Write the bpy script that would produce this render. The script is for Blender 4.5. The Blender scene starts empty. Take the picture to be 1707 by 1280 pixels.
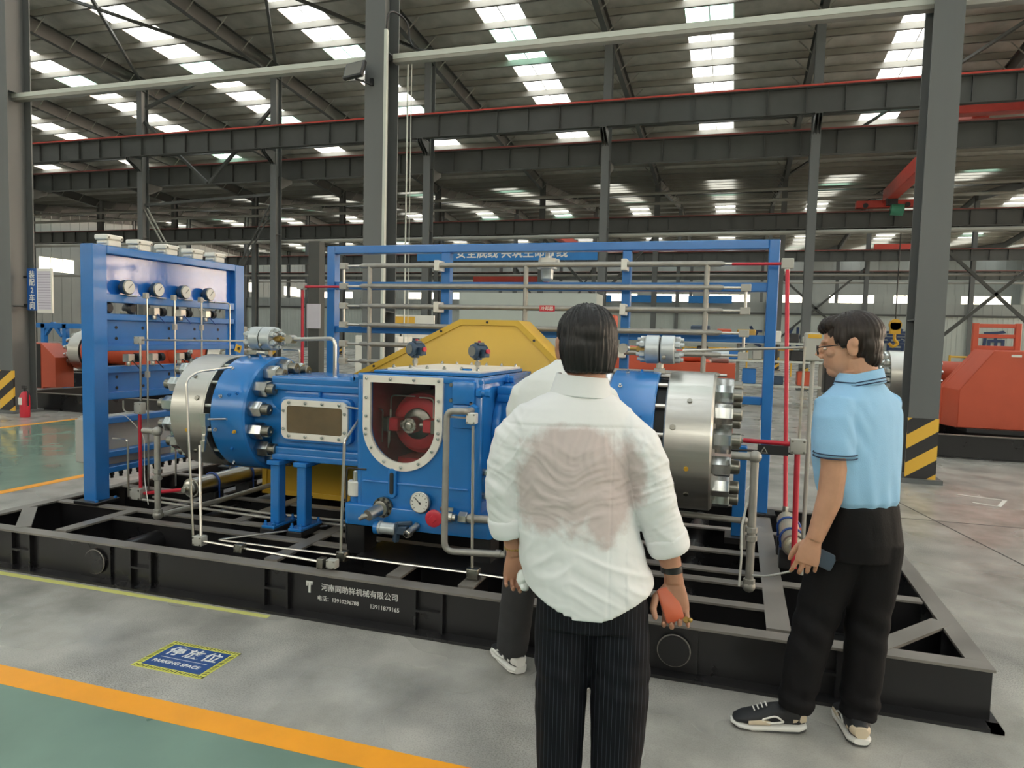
import bpy, bmesh, math, random
from mathutils import Vector, Matrix, noise
random.seed(7)
S = bpy.context.scene
COL = S.collection
PI = math.pi

# ---------------------------------------------------------------- camera
cam = bpy.data.objects.new('camera', bpy.data.cameras.new('camera'))
COL.objects.link(cam)
cam.data.sensor_fit = 'HORIZONTAL'
cam.data.sensor_width = 36.0
cam.data.lens = 1185.0 / 1707.0 * 36.0
cam.data.clip_start = 0.05
cam.data.clip_end = 400
RC = ((0.9533394888, -0.0445992043, 0.2985878933),
      (0.3008298187, 0.0571200464, -0.9519657139),
      (0.0254015591, 0.9973706489, 0.0678715664))
cam.matrix_world = Matrix.Translation((0, 0, 1.6)) @ Matrix(RC).to_4x4()
S.camera = cam

# ---------------------------------------------------------------- sky, lights, exposure
S.view_settings.view_transform = 'Standard'
S.view_settings.look = 'None'
S.view_settings.gamma = 1.0
S.view_settings.use_curve_mapping = False
S.view_settings.exposure = 0.42
world = bpy.data.worlds.new('overcast_sky')
S.world = world
world.use_nodes = True
nt = world.node_tree
nt.nodes.clear()
wo = nt.nodes.new('ShaderNodeOutputWorld')
bg = nt.nodes.new('ShaderNodeBackground')
tc = nt.nodes.new('ShaderNodeTexCoord')
sx = nt.nodes.new('ShaderNodeSeparateXYZ')
rp = nt.nodes.new('ShaderNodeValToRGB')
rp.color_ramp.elements[0].position = 0.0
rp.color_ramp.elements[0].color = (1.0, 0.86, 0.66, 1)
rp.color_ramp.elements[1].position = 0.55
rp.color_ramp.elements[1].color = (0.93, 0.97, 1.0, 1)
nt.links.new(tc.outputs['Generated'], sx.inputs[0])
nt.links.new(sx.outputs['Z'], rp.inputs['Fac'])
dt = nt.nodes.new('ShaderNodeVectorMath'); dt.operation = 'DOT_PRODUCT'; dt.inputs[1].default_value = (.905, .42, .07)
nt.links.new(tc.outputs['Generated'], dt.inputs[0])
gr = nt.nodes.new('ShaderNodeMapRange'); gr.interpolation_type = 'SMOOTHSTEP'
gr.inputs['From Min'].default_value = .8; gr.inputs['From Max'].default_value = .985; gr.inputs['To Max'].default_value = 5.0
nt.links.new(dt.outputs['Value'], gr.inputs['Value'])
gc = nt.nodes.new('ShaderNodeVectorMath'); gc.operation = 'SCALE'; gc.inputs[0].default_value = (1.0, .74, .55)
nt.links.new(gr.outputs[0], gc.inputs['Scale'])
sm_ = nt.nodes.new('ShaderNodeVectorMath'); sm_.operation = 'ADD'
nt.links.new(rp.outputs['Color'], sm_.inputs[0]); nt.links.new(gc.outputs[0], sm_.inputs[1])
nt.links.new(sm_.outputs[0], bg.inputs['Color'])
bg.inputs['Strength'].default_value = 4.0
nt.links.new(bg.outputs[0], wo.inputs[0])
S.cycles.max_bounces = 7
S.cycles.diffuse_bounces = 4
S.cycles.glossy_bounces = 4
S.cycles.transmission_bounces = 4
S.cycles.transparent_max_bounces = 12
S.cycles.sample_clamp_indirect = 8.0
S.cycles.caustics_reflective = False
S.cycles.caustics_refractive = False

# ---------------------------------------------------------------- helpers
def V(*a): return Vector(a)

def lin(c):
    c = c / 255.0
    return c / 12.92 if c <= 0.04045 else ((c + 0.055) / 1.055) ** 2.4

def rgb(t): return (lin(t[0]), lin(t[1]), lin(t[2]), 1.0)

class MB:
    """collects shapes, then links them as ONE mesh object"""
    def __init__(s): s.v = []; s.f = []; s.mi = []; s.cur = 0
    def add(s, vs, fs):
        o = len(s.v)
        s.v += [Vector(p) for p in vs]
        for f in fs:
            s.f.append([i + o for i in f]); s.mi.append(s.cur)
        return s
    def box(s, x0, x1, y0, y1, z0, z1):
        return s.add([(x0,y0,z0),(x1,y0,z0),(x1,y1,z0),(x0,y1,z0),(x0,y0,z1),(x1,y0,z1),(x1,y1,z1),(x0,y1,z1)],
                     [(0,3,2,1),(4,5,6,7),(0,1,5,4),(1,2,6,5),(2,3,7,6),(3,0,4,7)])
    def cbox(s, c, d, rot=None):
        vs = []
        for sx_, sy_, sz_ in ((-1,-1,-1),(1,-1,-1),(1,1,-1),(-1,1,-1),(-1,-1,1),(1,-1,1),(1,1,1),(-1,1,1)):
            p = Vector((sx_*d[0]/2, sy_*d[1]/2, sz_*d[2]/2))
            if rot is not None: p = rot @ p
            vs.append(p + Vector(c))
        return s.add(vs, [(0,3,2,1),(4,5,6,7),(0,1,5,4),(1,2,6,5),(2,3,7,6),(3,0,4,7)])
    def bar(s, p, q, w, h, up=(0,0,1)):
        p = Vector(p); q = Vector(q); d = (q - p).normalized(); up = Vector(up)
        a = d.cross(up)
        if a.length < 1e-4: a = d.cross(Vector((0,1,0)))
        a.normalize(); b = a.cross(d).normalized()
        vs = [e + a*w/2*i + b*h/2*j for e in (p, q) for i, j in ((-1,-1),(1,-1),(1,1),(-1,1))]
        return s.add(vs, [(3,2,1,0),(4,5,6,7),(0,1,5,4),(1,2,6,5),(2,3,7,6),(3,0,4,7)])
    def prism(s, poly, axis, a, b):
        n = len(poly); vs = []
        for t in (a, b):
            for u, w in poly:
                vs.append({'x': (t,u,w), 'y': (u,t,w), 'z': (u,w,t)}[axis])
        fs = [list(range(n-1,-1,-1)), list(range(n, 2*n))] + [(i,(i+1)%n,n+(i+1)%n,n+i) for i in range(n)]
        return s.add(vs, fs)
    def loft(s, rings, caps=True):
        n = len(rings[0]); vs = [p for r in rings for p in r]; fs = []
        for k in range(len(rings)-1):
            for i in range(n):
                fs.append((k*n+i, k*n+(i+1)%n, (k+1)*n+(i+1)%n, (k+1)*n+i))
        if caps:
            fs.append(list(range(n-1,-1,-1))); fs.append([(len(rings)-1)*n+i for i in range(n)])
        return s.add(vs, fs)
    def lathe(s, p, d, prof, n=24, caps=True):
        """prof = [(distance along d, radius)]"""
        p = Vector(p); d = Vector(d).normalized(); a, b = perp(d)
        return s.loft([[p + d*t + (a*math.cos(2*PI*i/n) + b*math.sin(2*PI*i/n))*max(r,1e-5) for i in range(n)] for t, r in prof], caps)
    def cyl(s, p, q, r, r2=None, n=16):
        p = Vector(p); q = Vector(q)
        return s.lathe(p, q-p, [(0, r), ((q-p).length, r if r2 is None else r2)], n)
    def hexn(s, p, d, r, h, n=6, ph=0.0, ref=None):
        p = Vector(p); d = Vector(d).normalized(); a, b = perp(d, ref)
        ring = lambda t, rr: [p + d*t + (a*math.cos(ph+2*PI*i/n) + b*math.sin(ph+2*PI*i/n))*rr for i in range(n)]
        return s.loft([ring(0,r*.93), ring(h*.06,r), ring(h*.92,r), ring(h,r*.9)])
    def sph(s, c, r, n=16, m=10, rot=None):
        if not hasattr(r, '__len__'): r = (r, r, r)
        c = Vector(c); rings = []
        for k in range(1, m):
            th = PI*k/m
            ring = []
            for i in range(n):
                p = Vector((r[0]*math.sin(th)*math.cos(2*PI*i/n), r[1]*math.sin(th)*math.sin(2*PI*i/n), -r[2]*math.cos(th)))
                if rot is not None: p = rot @ p
                ring.append(c + p)
            rings.append(ring)
        return s.loft(rings)
    def tube(s, pts, r, n=8, bend=0.0, seg=5):
        return s.limb(round_path(pts, bend, seg) if bend > 0 else [Vector(p) for p in pts], r, n)
    def limb(s, pts, r, n=16, flat=1.0, ref=None):
        """tube along pts, r a number or a radius per point; flat squashes across ref"""
        pts = [Vector(p) for p in pts]; m = len(pts)
        rs = r if hasattr(r, '__len__') else [r]*m
        rings = []; a = None
        for k in range(m):
            if k == 0: d = pts[1]-pts[0]
            elif k == m-1: d = pts[-1]-pts[-2]
            else: d = (pts[k+1]-pts[k]).normalized() + (pts[k]-pts[k-1]).normalized()
            d.normalize()
            if a is None: a, b = perp(d, ref)
            else:
                a = (a - d*a.dot(d))
                if a.length < 1e-5: a, b = perp(d, ref)
                a.normalize(); b = d.cross(a)
            rings.append([pts[k] + a*math.cos(2*PI*i/n)*rs[k] + b*math.sin(2*PI*i/n)*rs[k]*flat for i in range(n)])
        return s.loft(rings)
    def xf(s, M, start=0):
        for i in range(start, len(s.v)): s.v[i] = M @ s.v[i]
        return s
    def merge(s, o):
        k = len(s.v); s.v += o.v; s.f += [[i+k for i in f] for f in o.f]; s.mi += o.mi; return s
    def mesh(s, name, off, bevel=0, segs=1, smooth=35, bang=30):
        me = bpy.data.meshes.new(name)
        me.from_pydata([p - off for p in s.v], [], s.f)
        me.polygons.foreach_set('material_index', s.mi)
        bm = bmesh.new(); bm.from_mesh(me)
        bmesh.ops.recalc_face_normals(bm, faces=bm.faces)
        if bevel > 0:
            ed = [e for e in bm.edges if len(e.link_faces) == 2 and e.calc_face_angle(0) > math.radians(bang)]
            bmesh.ops.bevel(bm, geom=ed, offset=bevel, segments=segs, affect='EDGES', profile=.5, clamp_overlap=True)
        bm.to_mesh(me); bm.free()
        if smooth:
            me.shade_smooth(); me.set_sharp_from_angle(angle=math.radians(smooth))
        me.update()
        return me
    def build(s, name, mat, parent=None, **kw):
        if parent is None:
            xs = [p.x for p in s.v]; ys = [p.y for p in s.v]; zs = [p.z for p in s.v]
            off = Vector(((min(xs)+max(xs))/2, (min(ys)+max(ys))/2, min(zs)))
        else: off = ORG[parent.name]
        return link(name, s.mesh(name, off, **kw), mat, parent, off)

ORG = {}
def perp(d, ref=None):
    r = Vector(ref) if ref is not None else (Vector((0,0,1)) if abs(d.z) < .9 else Vector((0,1,0)))
    a = (r - d*r.dot(d))
    if a.length < 1e-5: a = d.orthogonal()
    a.normalize()
    return a, d.cross(a)

def round_path(pts, bend, seg=5):
    pts = [Vector(p) for p in pts]; out = [pts[0]]
    for k in range(1, len(pts)-1):
        p, a, b = pts[k], pts[k-1]-pts[k], pts[k+1]-pts[k]
        t = min(bend, a.length*.48, b.length*.48)
        p0 = p + a.normalized()*t; p1 = p + b.normalized()*t
        for i in range(seg+1):
            u = i/seg
            out.append(p0*(1-u)**2 + p*2*u*(1-u) + p1*u*u)
    out.append(pts[-1])
    return out

def link(name, me, mat, parent, off):
    o = bpy.data.objects.new(name, me); COL.objects.link(o)
    for m in (mat if isinstance(mat, (list, tuple)) else [mat]):
        if m is not None and len(me.materials) < (len(mat) if isinstance(mat,(list,tuple)) else 1): me.materials.append(m)
    if parent is None: o.location = off
    else: o.parent = parent
    ORG[o.name] = Vector(off)
    return o

def tag(o, label=None, cat=None, group=None, kind=None):
    if label: o['label'] = label
    if cat: o['category'] = cat
    if group: o['group'] = group
    if kind: o['kind'] = kind
    return o

def thing(name, label, cat, loc, group=None):
    o = bpy.data.objects.new(name, None); COL.objects.link(o)
    o.location = loc; o.empty_display_size = .1
    ORG[o.name] = Vector(loc)
    return tag(o, label, cat, group)

def struct(name, mb, mat, **kw):
    return tag(mb.build(name, mat, **kw), kind='structure')

def place(src, parent, loc, rot=None, name=None):
    """another object on the same mesh; loc in world space"""
    c = src.copy(); COL.objects.link(c)
    c.parent = parent
    c.location = Vector(loc) - (ORG[parent.name] if parent else Vector())
    if rot is not None: c.rotation_euler = rot
    ORG[c.name] = Vector(loc)
    return c

def repeat(name, mb, mat, parent, origin, spots, **kw):
    """one part mesh built around `origin`, copied to every (loc, rot) of spots"""
    me = mb.mesh(name, Vector(origin), **kw)
    for m in (mat if isinstance(mat, (list, tuple)) else [mat]): me.materials.append(m)
    out = []; src = None
    for loc, rot in spots:
        if src is None:
            src = bpy.data.objects.new(name, me); COL.objects.link(src); o = src
        else:
            o = src.copy(); COL.objects.link(o)
        if parent is not None:
            o.parent = parent; o.location = Vector(loc) - ORG[parent.name]
        else: o.location = loc
        o.rotation_euler = rot if rot is not None else (0,0,0)
        ORG[o.name] = Vector(loc)
        out.append(o)
    return out

def copy_tree(o, delta, label=None, parent=None):
    c = o.copy(); COL.objects.link(c)
    ORG[c.name] = ORG[o.name] + Vector(delta)
    if parent is None: c.location = Vector(o.location) + Vector(delta)
    else: c.parent = parent
    if label: c['label'] = label
    for ch in list(o.children): copy_tree(ch, delta, None, c)
    return c

def text(s, size, org, xd, ud, mat, name, parent=None, bold=0.012, align='LEFT', depth=0.0008):
    cu = bpy.data.curves.new('t', 'FONT'); cu.body = s; cu.size = size
    cu.offset = bold*size; cu.extrude = depth; cu.align_x = align; cu.resolution_u = 3
    o = bpy.data.objects.new('t', cu); COL.objects.link(o)
    dg = bpy.context.evaluated_depsgraph_get(); dg.update()
    me = bpy.data.meshes.new_from_object(o.evaluated_get(dg))
    bpy.data.objects.remove(o); bpy.data.curves.remove(cu)
    xd = Vector(xd).normalized(); ud = Vector(ud).normalized(); nd = xd.cross(ud)
    off = ORG[parent.name] if parent else Vector(org)
    for v in me.vertices:
        c = v.co; v.co = Vector(org) + xd*c.x + ud*c.y + nd*c.z - off
    me.name = name; me.materials.clear()
    return link(name, me, mat, parent, off)

# ---------------------------------------------------------------- materials
def pm(name, col, rough=.5, metal=0.0, var=0.0, vs=3.0, bump=0.0, bs=60.0, spec=.5, coat=0.0, rv=0.0, aniso=None):
    m = bpy.data.materials.new(name); m.use_nodes = True
    t = m.node_tree; b = t.nodes['Principled BSDF']
    c = rgb(col)
    b.inputs['Base Color'].default_value = c
    b.inputs['Roughness'].default_value = rough
    b.inputs['Metallic'].default_value = metal
    b.inputs['Specular IOR Level'].default_value = spec
    if coat: b.inputs['Coat Weight'].default_value = coat; b.inputs['Coat Roughness'].default_value = .08
    co = t.nodes.new('ShaderNodeTexCoord')
    src = co.outputs['Object']
    if aniso:
        mp = t.nodes.new('ShaderNodeMapping'); mp.inputs['Scale'].default_value = aniso
        t.links.new(src, mp.inputs['Vector']); src = mp.outputs['Vector']
    if var or rv:
        n = t.nodes.new('ShaderNodeTexNoise'); n.inputs['Scale'].default_value = vs; n.inputs['Detail'].default_value = 6
        t.links.new(src, n.inputs['Vector'])
        if var:
            r = t.nodes.new('ShaderNodeValToRGB')
            r.color_ramp.elements[0].position = .3; r.color_ramp.elements[1].position = .7
            r.color_ramp.elements[0].color = tuple(max(0, k*(1-var)) for k in c[:3]) + (1,)
            r.color_ramp.elements[1].color = tuple(min(1, k*(1+var)) for k in c[:3]) + (1,)
            t.links.new(n.outputs['Fac'], r.inputs['Fac']); t.links.new(r.outputs['Color'], b.inputs['Base Color'])
        if rv:
            mr = t.nodes.new('ShaderNodeMapRange')
            mr.inputs['To Min'].default_value = max(.02, rough-rv); mr.inputs['To Max'].default_value = min(1, rough+rv)
            mr.inputs['From Min'].default_value = .3; mr.inputs['From Max'].default_value = .7
            t.links.new(n.outputs['Fac'], mr.inputs['Value']); t.links.new(mr.outputs['Result'], b.inputs['Roughness'])
    if bump:
        n2 = t.nodes.new('ShaderNodeTexNoise'); n2.inputs['Scale'].default_value = bs; n2.inputs['Detail'].default_value = 4
        t.links.new(src, n2.inputs['Vector'])
        bp = t.nodes.new('ShaderNodeBump'); bp.inputs['Strength'].default_value = bump; bp.inputs['Distance'].default_value = .01
        t.links.new(n2.outputs['Fac'], bp.inputs['Height']); t.links.new(bp.outputs['Normal'], b.inputs['Normal'])
    return m

def stripes(name, ca, cb, expr_vec, period, duty=.5, rough=.5):
    """two flat colours alternating along a direction in object space"""
    m = pm(name, ca, rough); t = m.node_tree; b = t.nodes['Principled BSDF']
    co = t.nodes.new('ShaderNodeTexCoord')
    d = t.nodes.new('ShaderNodeVectorMath'); d.operation = 'DOT_PRODUCT'; d.inputs[1].default_value = expr_vec
    t.links.new(co.outputs['Object'], d.inputs[0])
    a = t.nodes.new('ShaderNodeMath'); a.operation = 'DIVIDE'; a.inputs[1].default_value = period
    t.links.new(d.outputs['Value'], a.inputs[0])
    f = t.nodes.new('ShaderNodeMath'); f.operation = 'FRACT'; t.links.new(a.outputs[0], f.inputs[0])
    g = t.nodes.new('ShaderNodeMath'); g.operation = 'GREATER_THAN'; g.inputs[1].default_value = duty
    t.links.new(f.outputs[0], g.inputs[0])
    mx = t.nodes.new('ShaderNodeMix'); mx.data_type = 'RGBA'
    mx.inputs[6].default_value = rgb(ca); mx.inputs[7].default_value = rgb(cb)
    t.links.new(g.outputs[0], mx.inputs[0]); t.links.new(mx.outputs[2], b.inputs['Base Color'])
    return m

def glassy(name, tint, gloss=.08, rough=.02, trans=None):
    m = bpy.data.materials.new(name); m.use_nodes = True
    t = m.node_tree; t.nodes.clear()
    o = t.nodes.new('ShaderNodeOutputMaterial'); mx = t.nodes.new('ShaderNodeMixShader')
    a = t.nodes.new('ShaderNodeBsdfTransparent'); a.inputs[0].default_value = tint
    if trans is None:
        g = t.nodes.new('ShaderNodeBsdfGlossy'); g.inputs['Roughness'].default_value = rough
    else:
        g = t.nodes.new('ShaderNodeBsdfTranslucent'); g.inputs[0].default_value = trans
    mx.inputs[0].default_value = gloss
    t.links.new(a.outputs[0], mx.inputs[1]); t.links.new(g.outputs[0], mx.inputs[2]); t.links.new(mx.outputs[0], o.inputs[0])
    return m

M = {}
M['blue'] = pm('blue_gloss_paint', (36,118,192), .26, var=.05, vs=4, bump=.03, bs=25, coat=.3)
M['bluef'] = pm('blue_frame_paint', (38,114,188), .3, var=.06, vs=5, bump=.04, bs=30, coat=.2)
M['yellow'] = pm('yellow_guard_paint', (212,170,58), .38, var=.04, vs=2)
M['orange'] = pm('orange_paint', (196,84,56), .4, var=.05, vs=3)
M['red'] = pm('red_pipe_paint', (196,40,58), .35, var=.05)
M['railr'] = pm('dull_red_rail', (128,62,56), .6, var=.1)
M['cred'] = pm('crane_red_paint', (188,66,54), .45, var=.08)
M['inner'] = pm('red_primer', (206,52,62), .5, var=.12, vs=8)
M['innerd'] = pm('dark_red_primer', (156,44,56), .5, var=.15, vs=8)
M['steel'] = pm('machined_steel', (190,188,182), .37, 1.0, var=.06, vs=3, rv=.06, aniso=(1,14,14))
M['nut'] = pm('zinc_nut_steel', (190,192,190), .27, 1.0, var=.08, vs=20)
M['stud'] = pm('dark_stud_steel', (140,138,130), .34, 1.0, var=.1, vs=20)
M['stain'] = pm('stainless_tube', (200,196,188), .28, 1.0, var=.05, vs=10)
M['galv'] = pm('brushed_pipe_steel', (164,161,154), .5, .6, var=.1, vs=14)
M['valve'] = pm('pale_valve_body', (190,196,198), .4, .55, var=.06, vs=12)
M['white'] = pm('white_paint', (226,224,216), .45, var=.03)
M['rim'] = pm('white_window_rim', (232,226,216), .4, var=.03)
M['grey'] = pm('grey_box_paint', (176,174,166), .5, var=.05)
M['black'] = pm('black_skid_paint', (29,28,30), .33, var=.2, vs=2.5, rv=.1, bump=.02, bs=40)
M['skidtop'] = pm('worn_black_sky_sheen_paint', (124,119,113), .4, var=.2, vs=5, rv=.1)  # worn black paint, greyed because the sky reflection on beam tops is painted in
M['gap'] = pm('black_gap', (22,22,22), .6)
M['dark'] = pm('dark_plastic', (38,38,40), .4)
M['navy'] = pm('navy_cast_housing', (54,72,92), .35, .2, var=.06)
M['glassw'] = glassy('window_glass', (.96,.95,.95,1), .035)
M['pane'] = glassy('skylight_sheet', (.95,.96,.95,1), .25, trans=(.9,.93,.9,1))
M['paneg'] = glassy('green_skylight_sheet', (.45,.72,.62,1), .3, trans=(.35,.7,.58,1))
M['col'] = pm('grey_column_paint', (98,101,101), .42, var=.1, vs=1.2, bump=.015, bs=20, aniso=(1,1,.15))
M['beam'] = pm('dark_beam_paint', (70,72,70), .5, var=.12, vs=1.2)
M['purl'] = pm('galvanised_purlin', (150,148,140), .45, .3, var=.1, vs=1)
M['brace'] = pm('pale_brace', (150,150,142), .5, var=.1)
M['conduit'] = pm('pale_conduit', (198,202,194), .45, var=.04)
M['hazard'] = stripes('hazard_stripes', (232,182,66), (44,42,44), (-.62,-.62,.9), .3, .5, .4)
M['blackp'] = pm('black_plastic', (24,24,26), .35)
M['lens'] = pm('lamp_glass', (120,120,116), .2, spec=.8)
M['gaugef'] = pm('gauge_face', (228,226,218), .35)
M['bulb'] = pm('blue_clamp_paint', (40,80,160), .35)
M['brass'] = pm('worn_brass', (170,140,80), .4, .8)
M['signb'] = pm('sign_blue', (30,86,160), .4)
M['paper'] = pm('paper_notice', (206,202,212), .6, var=.05)
M['bannerb'] = pm('banner_blue', (36,120,190), .5, var=.05)
M['lett'] = pm('white_lettering', (226,226,222), .5)
M['letn'] = pm('navy_lettering', (36,58,96), .5)
M['cyellow'] = pm('hook_yellow', (220,170,50), .45)
M['cgreen'] = pm('green_motor', (66,140,112), .45)
# ================================================================ building shell
XL, XR, YF, YB = -60.8, 30.2, -9.0, 94.0
KNEE = [(-9.0, 12.9), (9.5, 14.35), (43.0, 11.35), (60.0, 13.0), (77.0, 11.6), (94.0, 13.0)]
def zroof(y):
    for (a, za), (b, zb) in zip(KNEE, KNEE[1:]):
        if y <= b: return za + (zb-za)*(y-a)/(b-a)
    return KNEE[-1][1]

# floor: grey polished concrete, green epoxy aisles, painted lines
def floor_mat():
    m = pm('polished_concrete', (172,170,163), .26, var=.0)
    t = m.node_tree; b = t.nodes['Principled BSDF']
    co = t.nodes.new('ShaderNodeTexCoord')
    n1 = t.nodes.new('ShaderNodeTexNoise'); n1.inputs['Scale'].default_value = .9; n1.inputs['Detail'].default_value = 2
    n2 = t.nodes.new('ShaderNodeTexNoise'); n2.inputs['Scale'].default_value = 150; n2.inputs['Detail'].default_value = 2
    n3 = t.nodes.new('ShaderNodeTexNoise'); n3.inputs['Scale'].default_value = 3.2; n3.inputs['Detail'].default_value = 6
    for n in (n1, n2, n3): t.links.new(co.outputs['Object'], n.inputs['Vector'])
    r1 = t.nodes.new('ShaderNodeValToRGB')
    e = r1.color_ramp.elements
    e[0].position = .28; e[0].color = rgb((136,134,128)); e[1].position = .72; e[1].color = rgb((184,181,173))
    t.links.new(n3.outputs['Fac'], r1.inputs['Fac'])
    # speckled aggregate where the surface is worn
    gt = t.nodes.new('ShaderNodeMapRange'); gt.inputs['From Min'].default_value = .42; gt.inputs['From Max'].default_value = .72; gt.interpolation_type = 'SMOOTHSTEP'; gt.inputs['To Min'].default_value = .18
    t.links.new(n1.outputs['Fac'], gt.inputs['Value'])
    r2 = t.nodes.new('ShaderNodeValToRGB'); f = r2.color_ramp.elements
    f[0].position = .36; f[0].color = (.22,.22,.21,1); f[1].position = .56; f[1].color = (1.12,1.12,1.12,1)
    t.links.new(n2.outputs['Fac'], r2.inputs['Fac'])
    mx = t.nodes.new('ShaderNodeMix'); mx.data_type = 'RGBA'; mx.blend_type = 'MULTIPLY'
    ml = t.nodes.new('ShaderNodeMath'); ml.operation = 'MULTIPLY'; ml.inputs[1].default_value = .62
    t.links.new(gt.outputs[0], ml.inputs[0]); t.links.new(ml.outputs[0], mx.inputs[0])
    t.links.new(r1.outputs['Color'], mx.inputs[6]); t.links.new(r2.outputs['Color'], mx.inputs[7])
    t.links.new(mx.outputs[2], b.inputs['Base Color'])
    mr = t.nodes.new('ShaderNodeMapRange'); mr.inputs['From Min'].default_value = .3; mr.inputs['From Max'].default_value = .7
    mr.inputs['To Min'].default_value = .16; mr.inputs['To Max'].default_value = .42
    t.links.new(n1.outputs['Fac'], mr.inputs['Value']); t.links.new(mr.outputs[0], b.inputs['Roughness'])
    return m
M['floor'] = floor_mat()
M['green'] = pm('green_epoxy', (122,146,132), .13, var=.12, vs=2.2, rv=.1)
M['line'] = pm('yellow_line_paint', (246,164,28), .4, var=.05, vs=6)
M['tape'] = pm('pale_yellow_tape', (206,204,120), .5)
M['joint'] = pm('floor_joint', (60,58,54), .8)
struct('floor', MB().box(XL, XR, YF, YB, -.2, 0), M['floor'], smooth=0)
def mark(name, quad, mat, z=.0015):
    v = [(x, y, -.02) for x, y in quad] + [(x, y, z) for x, y in quad]
    return struct(name, MB().add(v, [(3,2,1,0),(4,5,6,7),(0,1,5,4),(1,2,6,5),(2,3,7,6),(3,0,4,7)]), mat, smooth=0)
M['green2'] = pm('matte_green_epoxy', (112,138,124), .34, var=.16, vs=2.2, rv=.1)
mark('floor_marking', [(-30,-8.9),(30,-8.9),(30,2.25),(-30,2.25)], M['green2'])
mark('floor_marking', [(-30,2.244),(30,2.244),(30,2.375),(-30,2.375)], M['line'], .003)
mark('floor_marking', [(-10.6,4.0),(-6.62,4.0),(-6.0,60),(-10.2,60)], M['green'])
mark('floor_marking', [(-6.63,4.0),(-6.51,4.0),(-5.89,60),(-6.01,60)], M['line'], .003)
mark('floor_marking', [(-10.72,4.0),(-10.6,4.0),(-10.2,60),(-10.32,60)], M['line'], .003)
mark('floor_marking', [(-4.9,3.255),(-2.42,3.275),(-2.42,3.31),(-4.9,3.30)], M['tape'], .002)
mark('floor_marking', [(-2.95,2.735),(-2.93,2.735),(-2.93,2.95),(-2.95,2.95)], M['tape'], .002) if False else None
for quad in ([(1.52,8.6),(1.535,8.6),(2.6,3.9),(2.585,3.9)], [(1.5,7.3),(12,7.72),(12,7.735),(1.5,7.315)], [(-4.5,16),(20,16),(20,16.03),(-4.5,16.03)],
             [(1.9,12),(1.915,12),(2.3,26),(2.285,26)]):
    mark('floor_joint', quad, M['joint'], .001)
# faded white corner marks by the striped column
for q in ([(2.35,8.75),(2.75,8.62),(2.76,8.65),(2.36,8.78)], [(2.75,8.62),(2.79,8.62),(2.62,8.25),(2.58,8.25)], [(2.40,8.36),(2.6,8.25),(2.61,8.28),(2.41,8.39)]):
    mark('floor_marking', q, M['white'], .001)

# walls
M['wall'] = pm('grey_wall_cladding', (150,154,150), .55, var=.06, vs=.6)
M['part'] = pm('pale_partition_panel', (186,192,186), .5, var=.04, vs=.8)
def ribbed(mb, u0, u1, z0, z1, pos, axis, step=.5):
    """wall slab with shallow vertical ribs, `pos` is its inner face"""
    t = .12
    if axis == 'y': mb.box(u0, u1, min(pos, pos+t*math.copysign(1,pos)), max(pos, pos+t*math.copysign(1,pos)), z0, z1)
    else: mb.box(pos-t if pos < 0 else pos, pos if pos < 0 else pos+t, u0, u1, z0, z1)
    n = max(1, int((u1-u0)/step))
    for i in range(n):
        c = u0 + (i+.5)*(u1-u0)/n
        if axis == 'y': mb.box(c-.03, c+.03, pos-.03 if pos > 0 else pos, pos if pos > 0 else pos+.03, z0, z1)
        else: mb.box(pos, pos+.03, c-.03, c+.03, z0, z1) if pos < 0 else mb.box(pos-.03, pos, c-.03, c+.03, z0, z1)
wn = [0]
def windows(axis, pos, spans, z0, z1):
    for a, b in spans:
        wn[0] += 1
        f = MB(); p = MB()
        d = .05
        def bx(mb, u0, u1, v0, v1, th):
            if axis == 'y': mb.box(u0, u1, pos+.03 if pos > 0 else pos-.03-th, pos+.03+th if pos > 0 else pos-.03, v0, v1)
            else: mb.box(pos-.03-th, pos-.03, u0, u1, v0, v1) if pos < 0 else mb.box(pos+.03, pos+.03+th, u0, u1, v0, v1)
        for u in (a, b-d): bx(f, u, u+d, z0, z1, .08)
        for v in (z0, z1-d): bx(f, a, b, v, v+d, .08)
        n = max(2, round((b-a)/1.2))
        for i in range(1, n): bx(f, a+(b-a)*i/n-.025, a+(b-a)*i/n+.025, z0, z1, .07)
        o = struct('window_%d' % wn[0], f, M['conduit'], smooth=0)
        bx(p, a+d, b-d, z0+d, z1-d, .012)
        p.build('window_pane', M['pane'], o, smooth=0)
def wall(name, axis, pos, u0, u1, ztop, spans, z0, z1, mat):
    mb = MB(); step = 1.0
    ribbed(mb, u0, u1, 0, z0, pos, axis, step); ribbed(mb, u0, u1, z1, ztop, pos, axis, step)
    e = u0
    for a, b in spans + [(u1, u1)]:
        if a > e + .01: ribbed(mb, e, a, z0, z1, pos, axis, step)
        e = b
    struct(name, mb, mat, smooth=0)
    windows(axis, pos, spans, z0, z1)
wall('wall_left', 'x', XL, YF, YB, 14.5, [(24.0,28.5),(36.5,40.5),(49.2,52.9),(62.0,66.0),(75.0,80.0),(86,90)], 6.4, 7.75, M['wall'])
wall('wall_back', 'y', YB, XL, XR, 14.5, [(x, x+5.0) for x in (-59.6,-52.6,-45.6,-38.6,-31.6,-24.6,-17.6,-10.6,-3.6,3.4,10.4,17.4,24.4)], 6.25, 7.5, M['wall'])
wall('wall_right', 'x', XR, YF, YB, 14.5, [(y, y+6.0) for y in (-7,1.5,10,18.5,27,35.5,44,52.5,61,69.5,78)], 3.2, 7.6, M['wall'])
wall('wall_front', 'y', YF, XL, XR, 14.5, [(x, x+6.0) for x in (-38.6,-31.6,-24.6,-17.6,-10.6,-3.6,3.4,10.4,17.4,24.0)], 4.2, 7.6, M['wall'])
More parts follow.
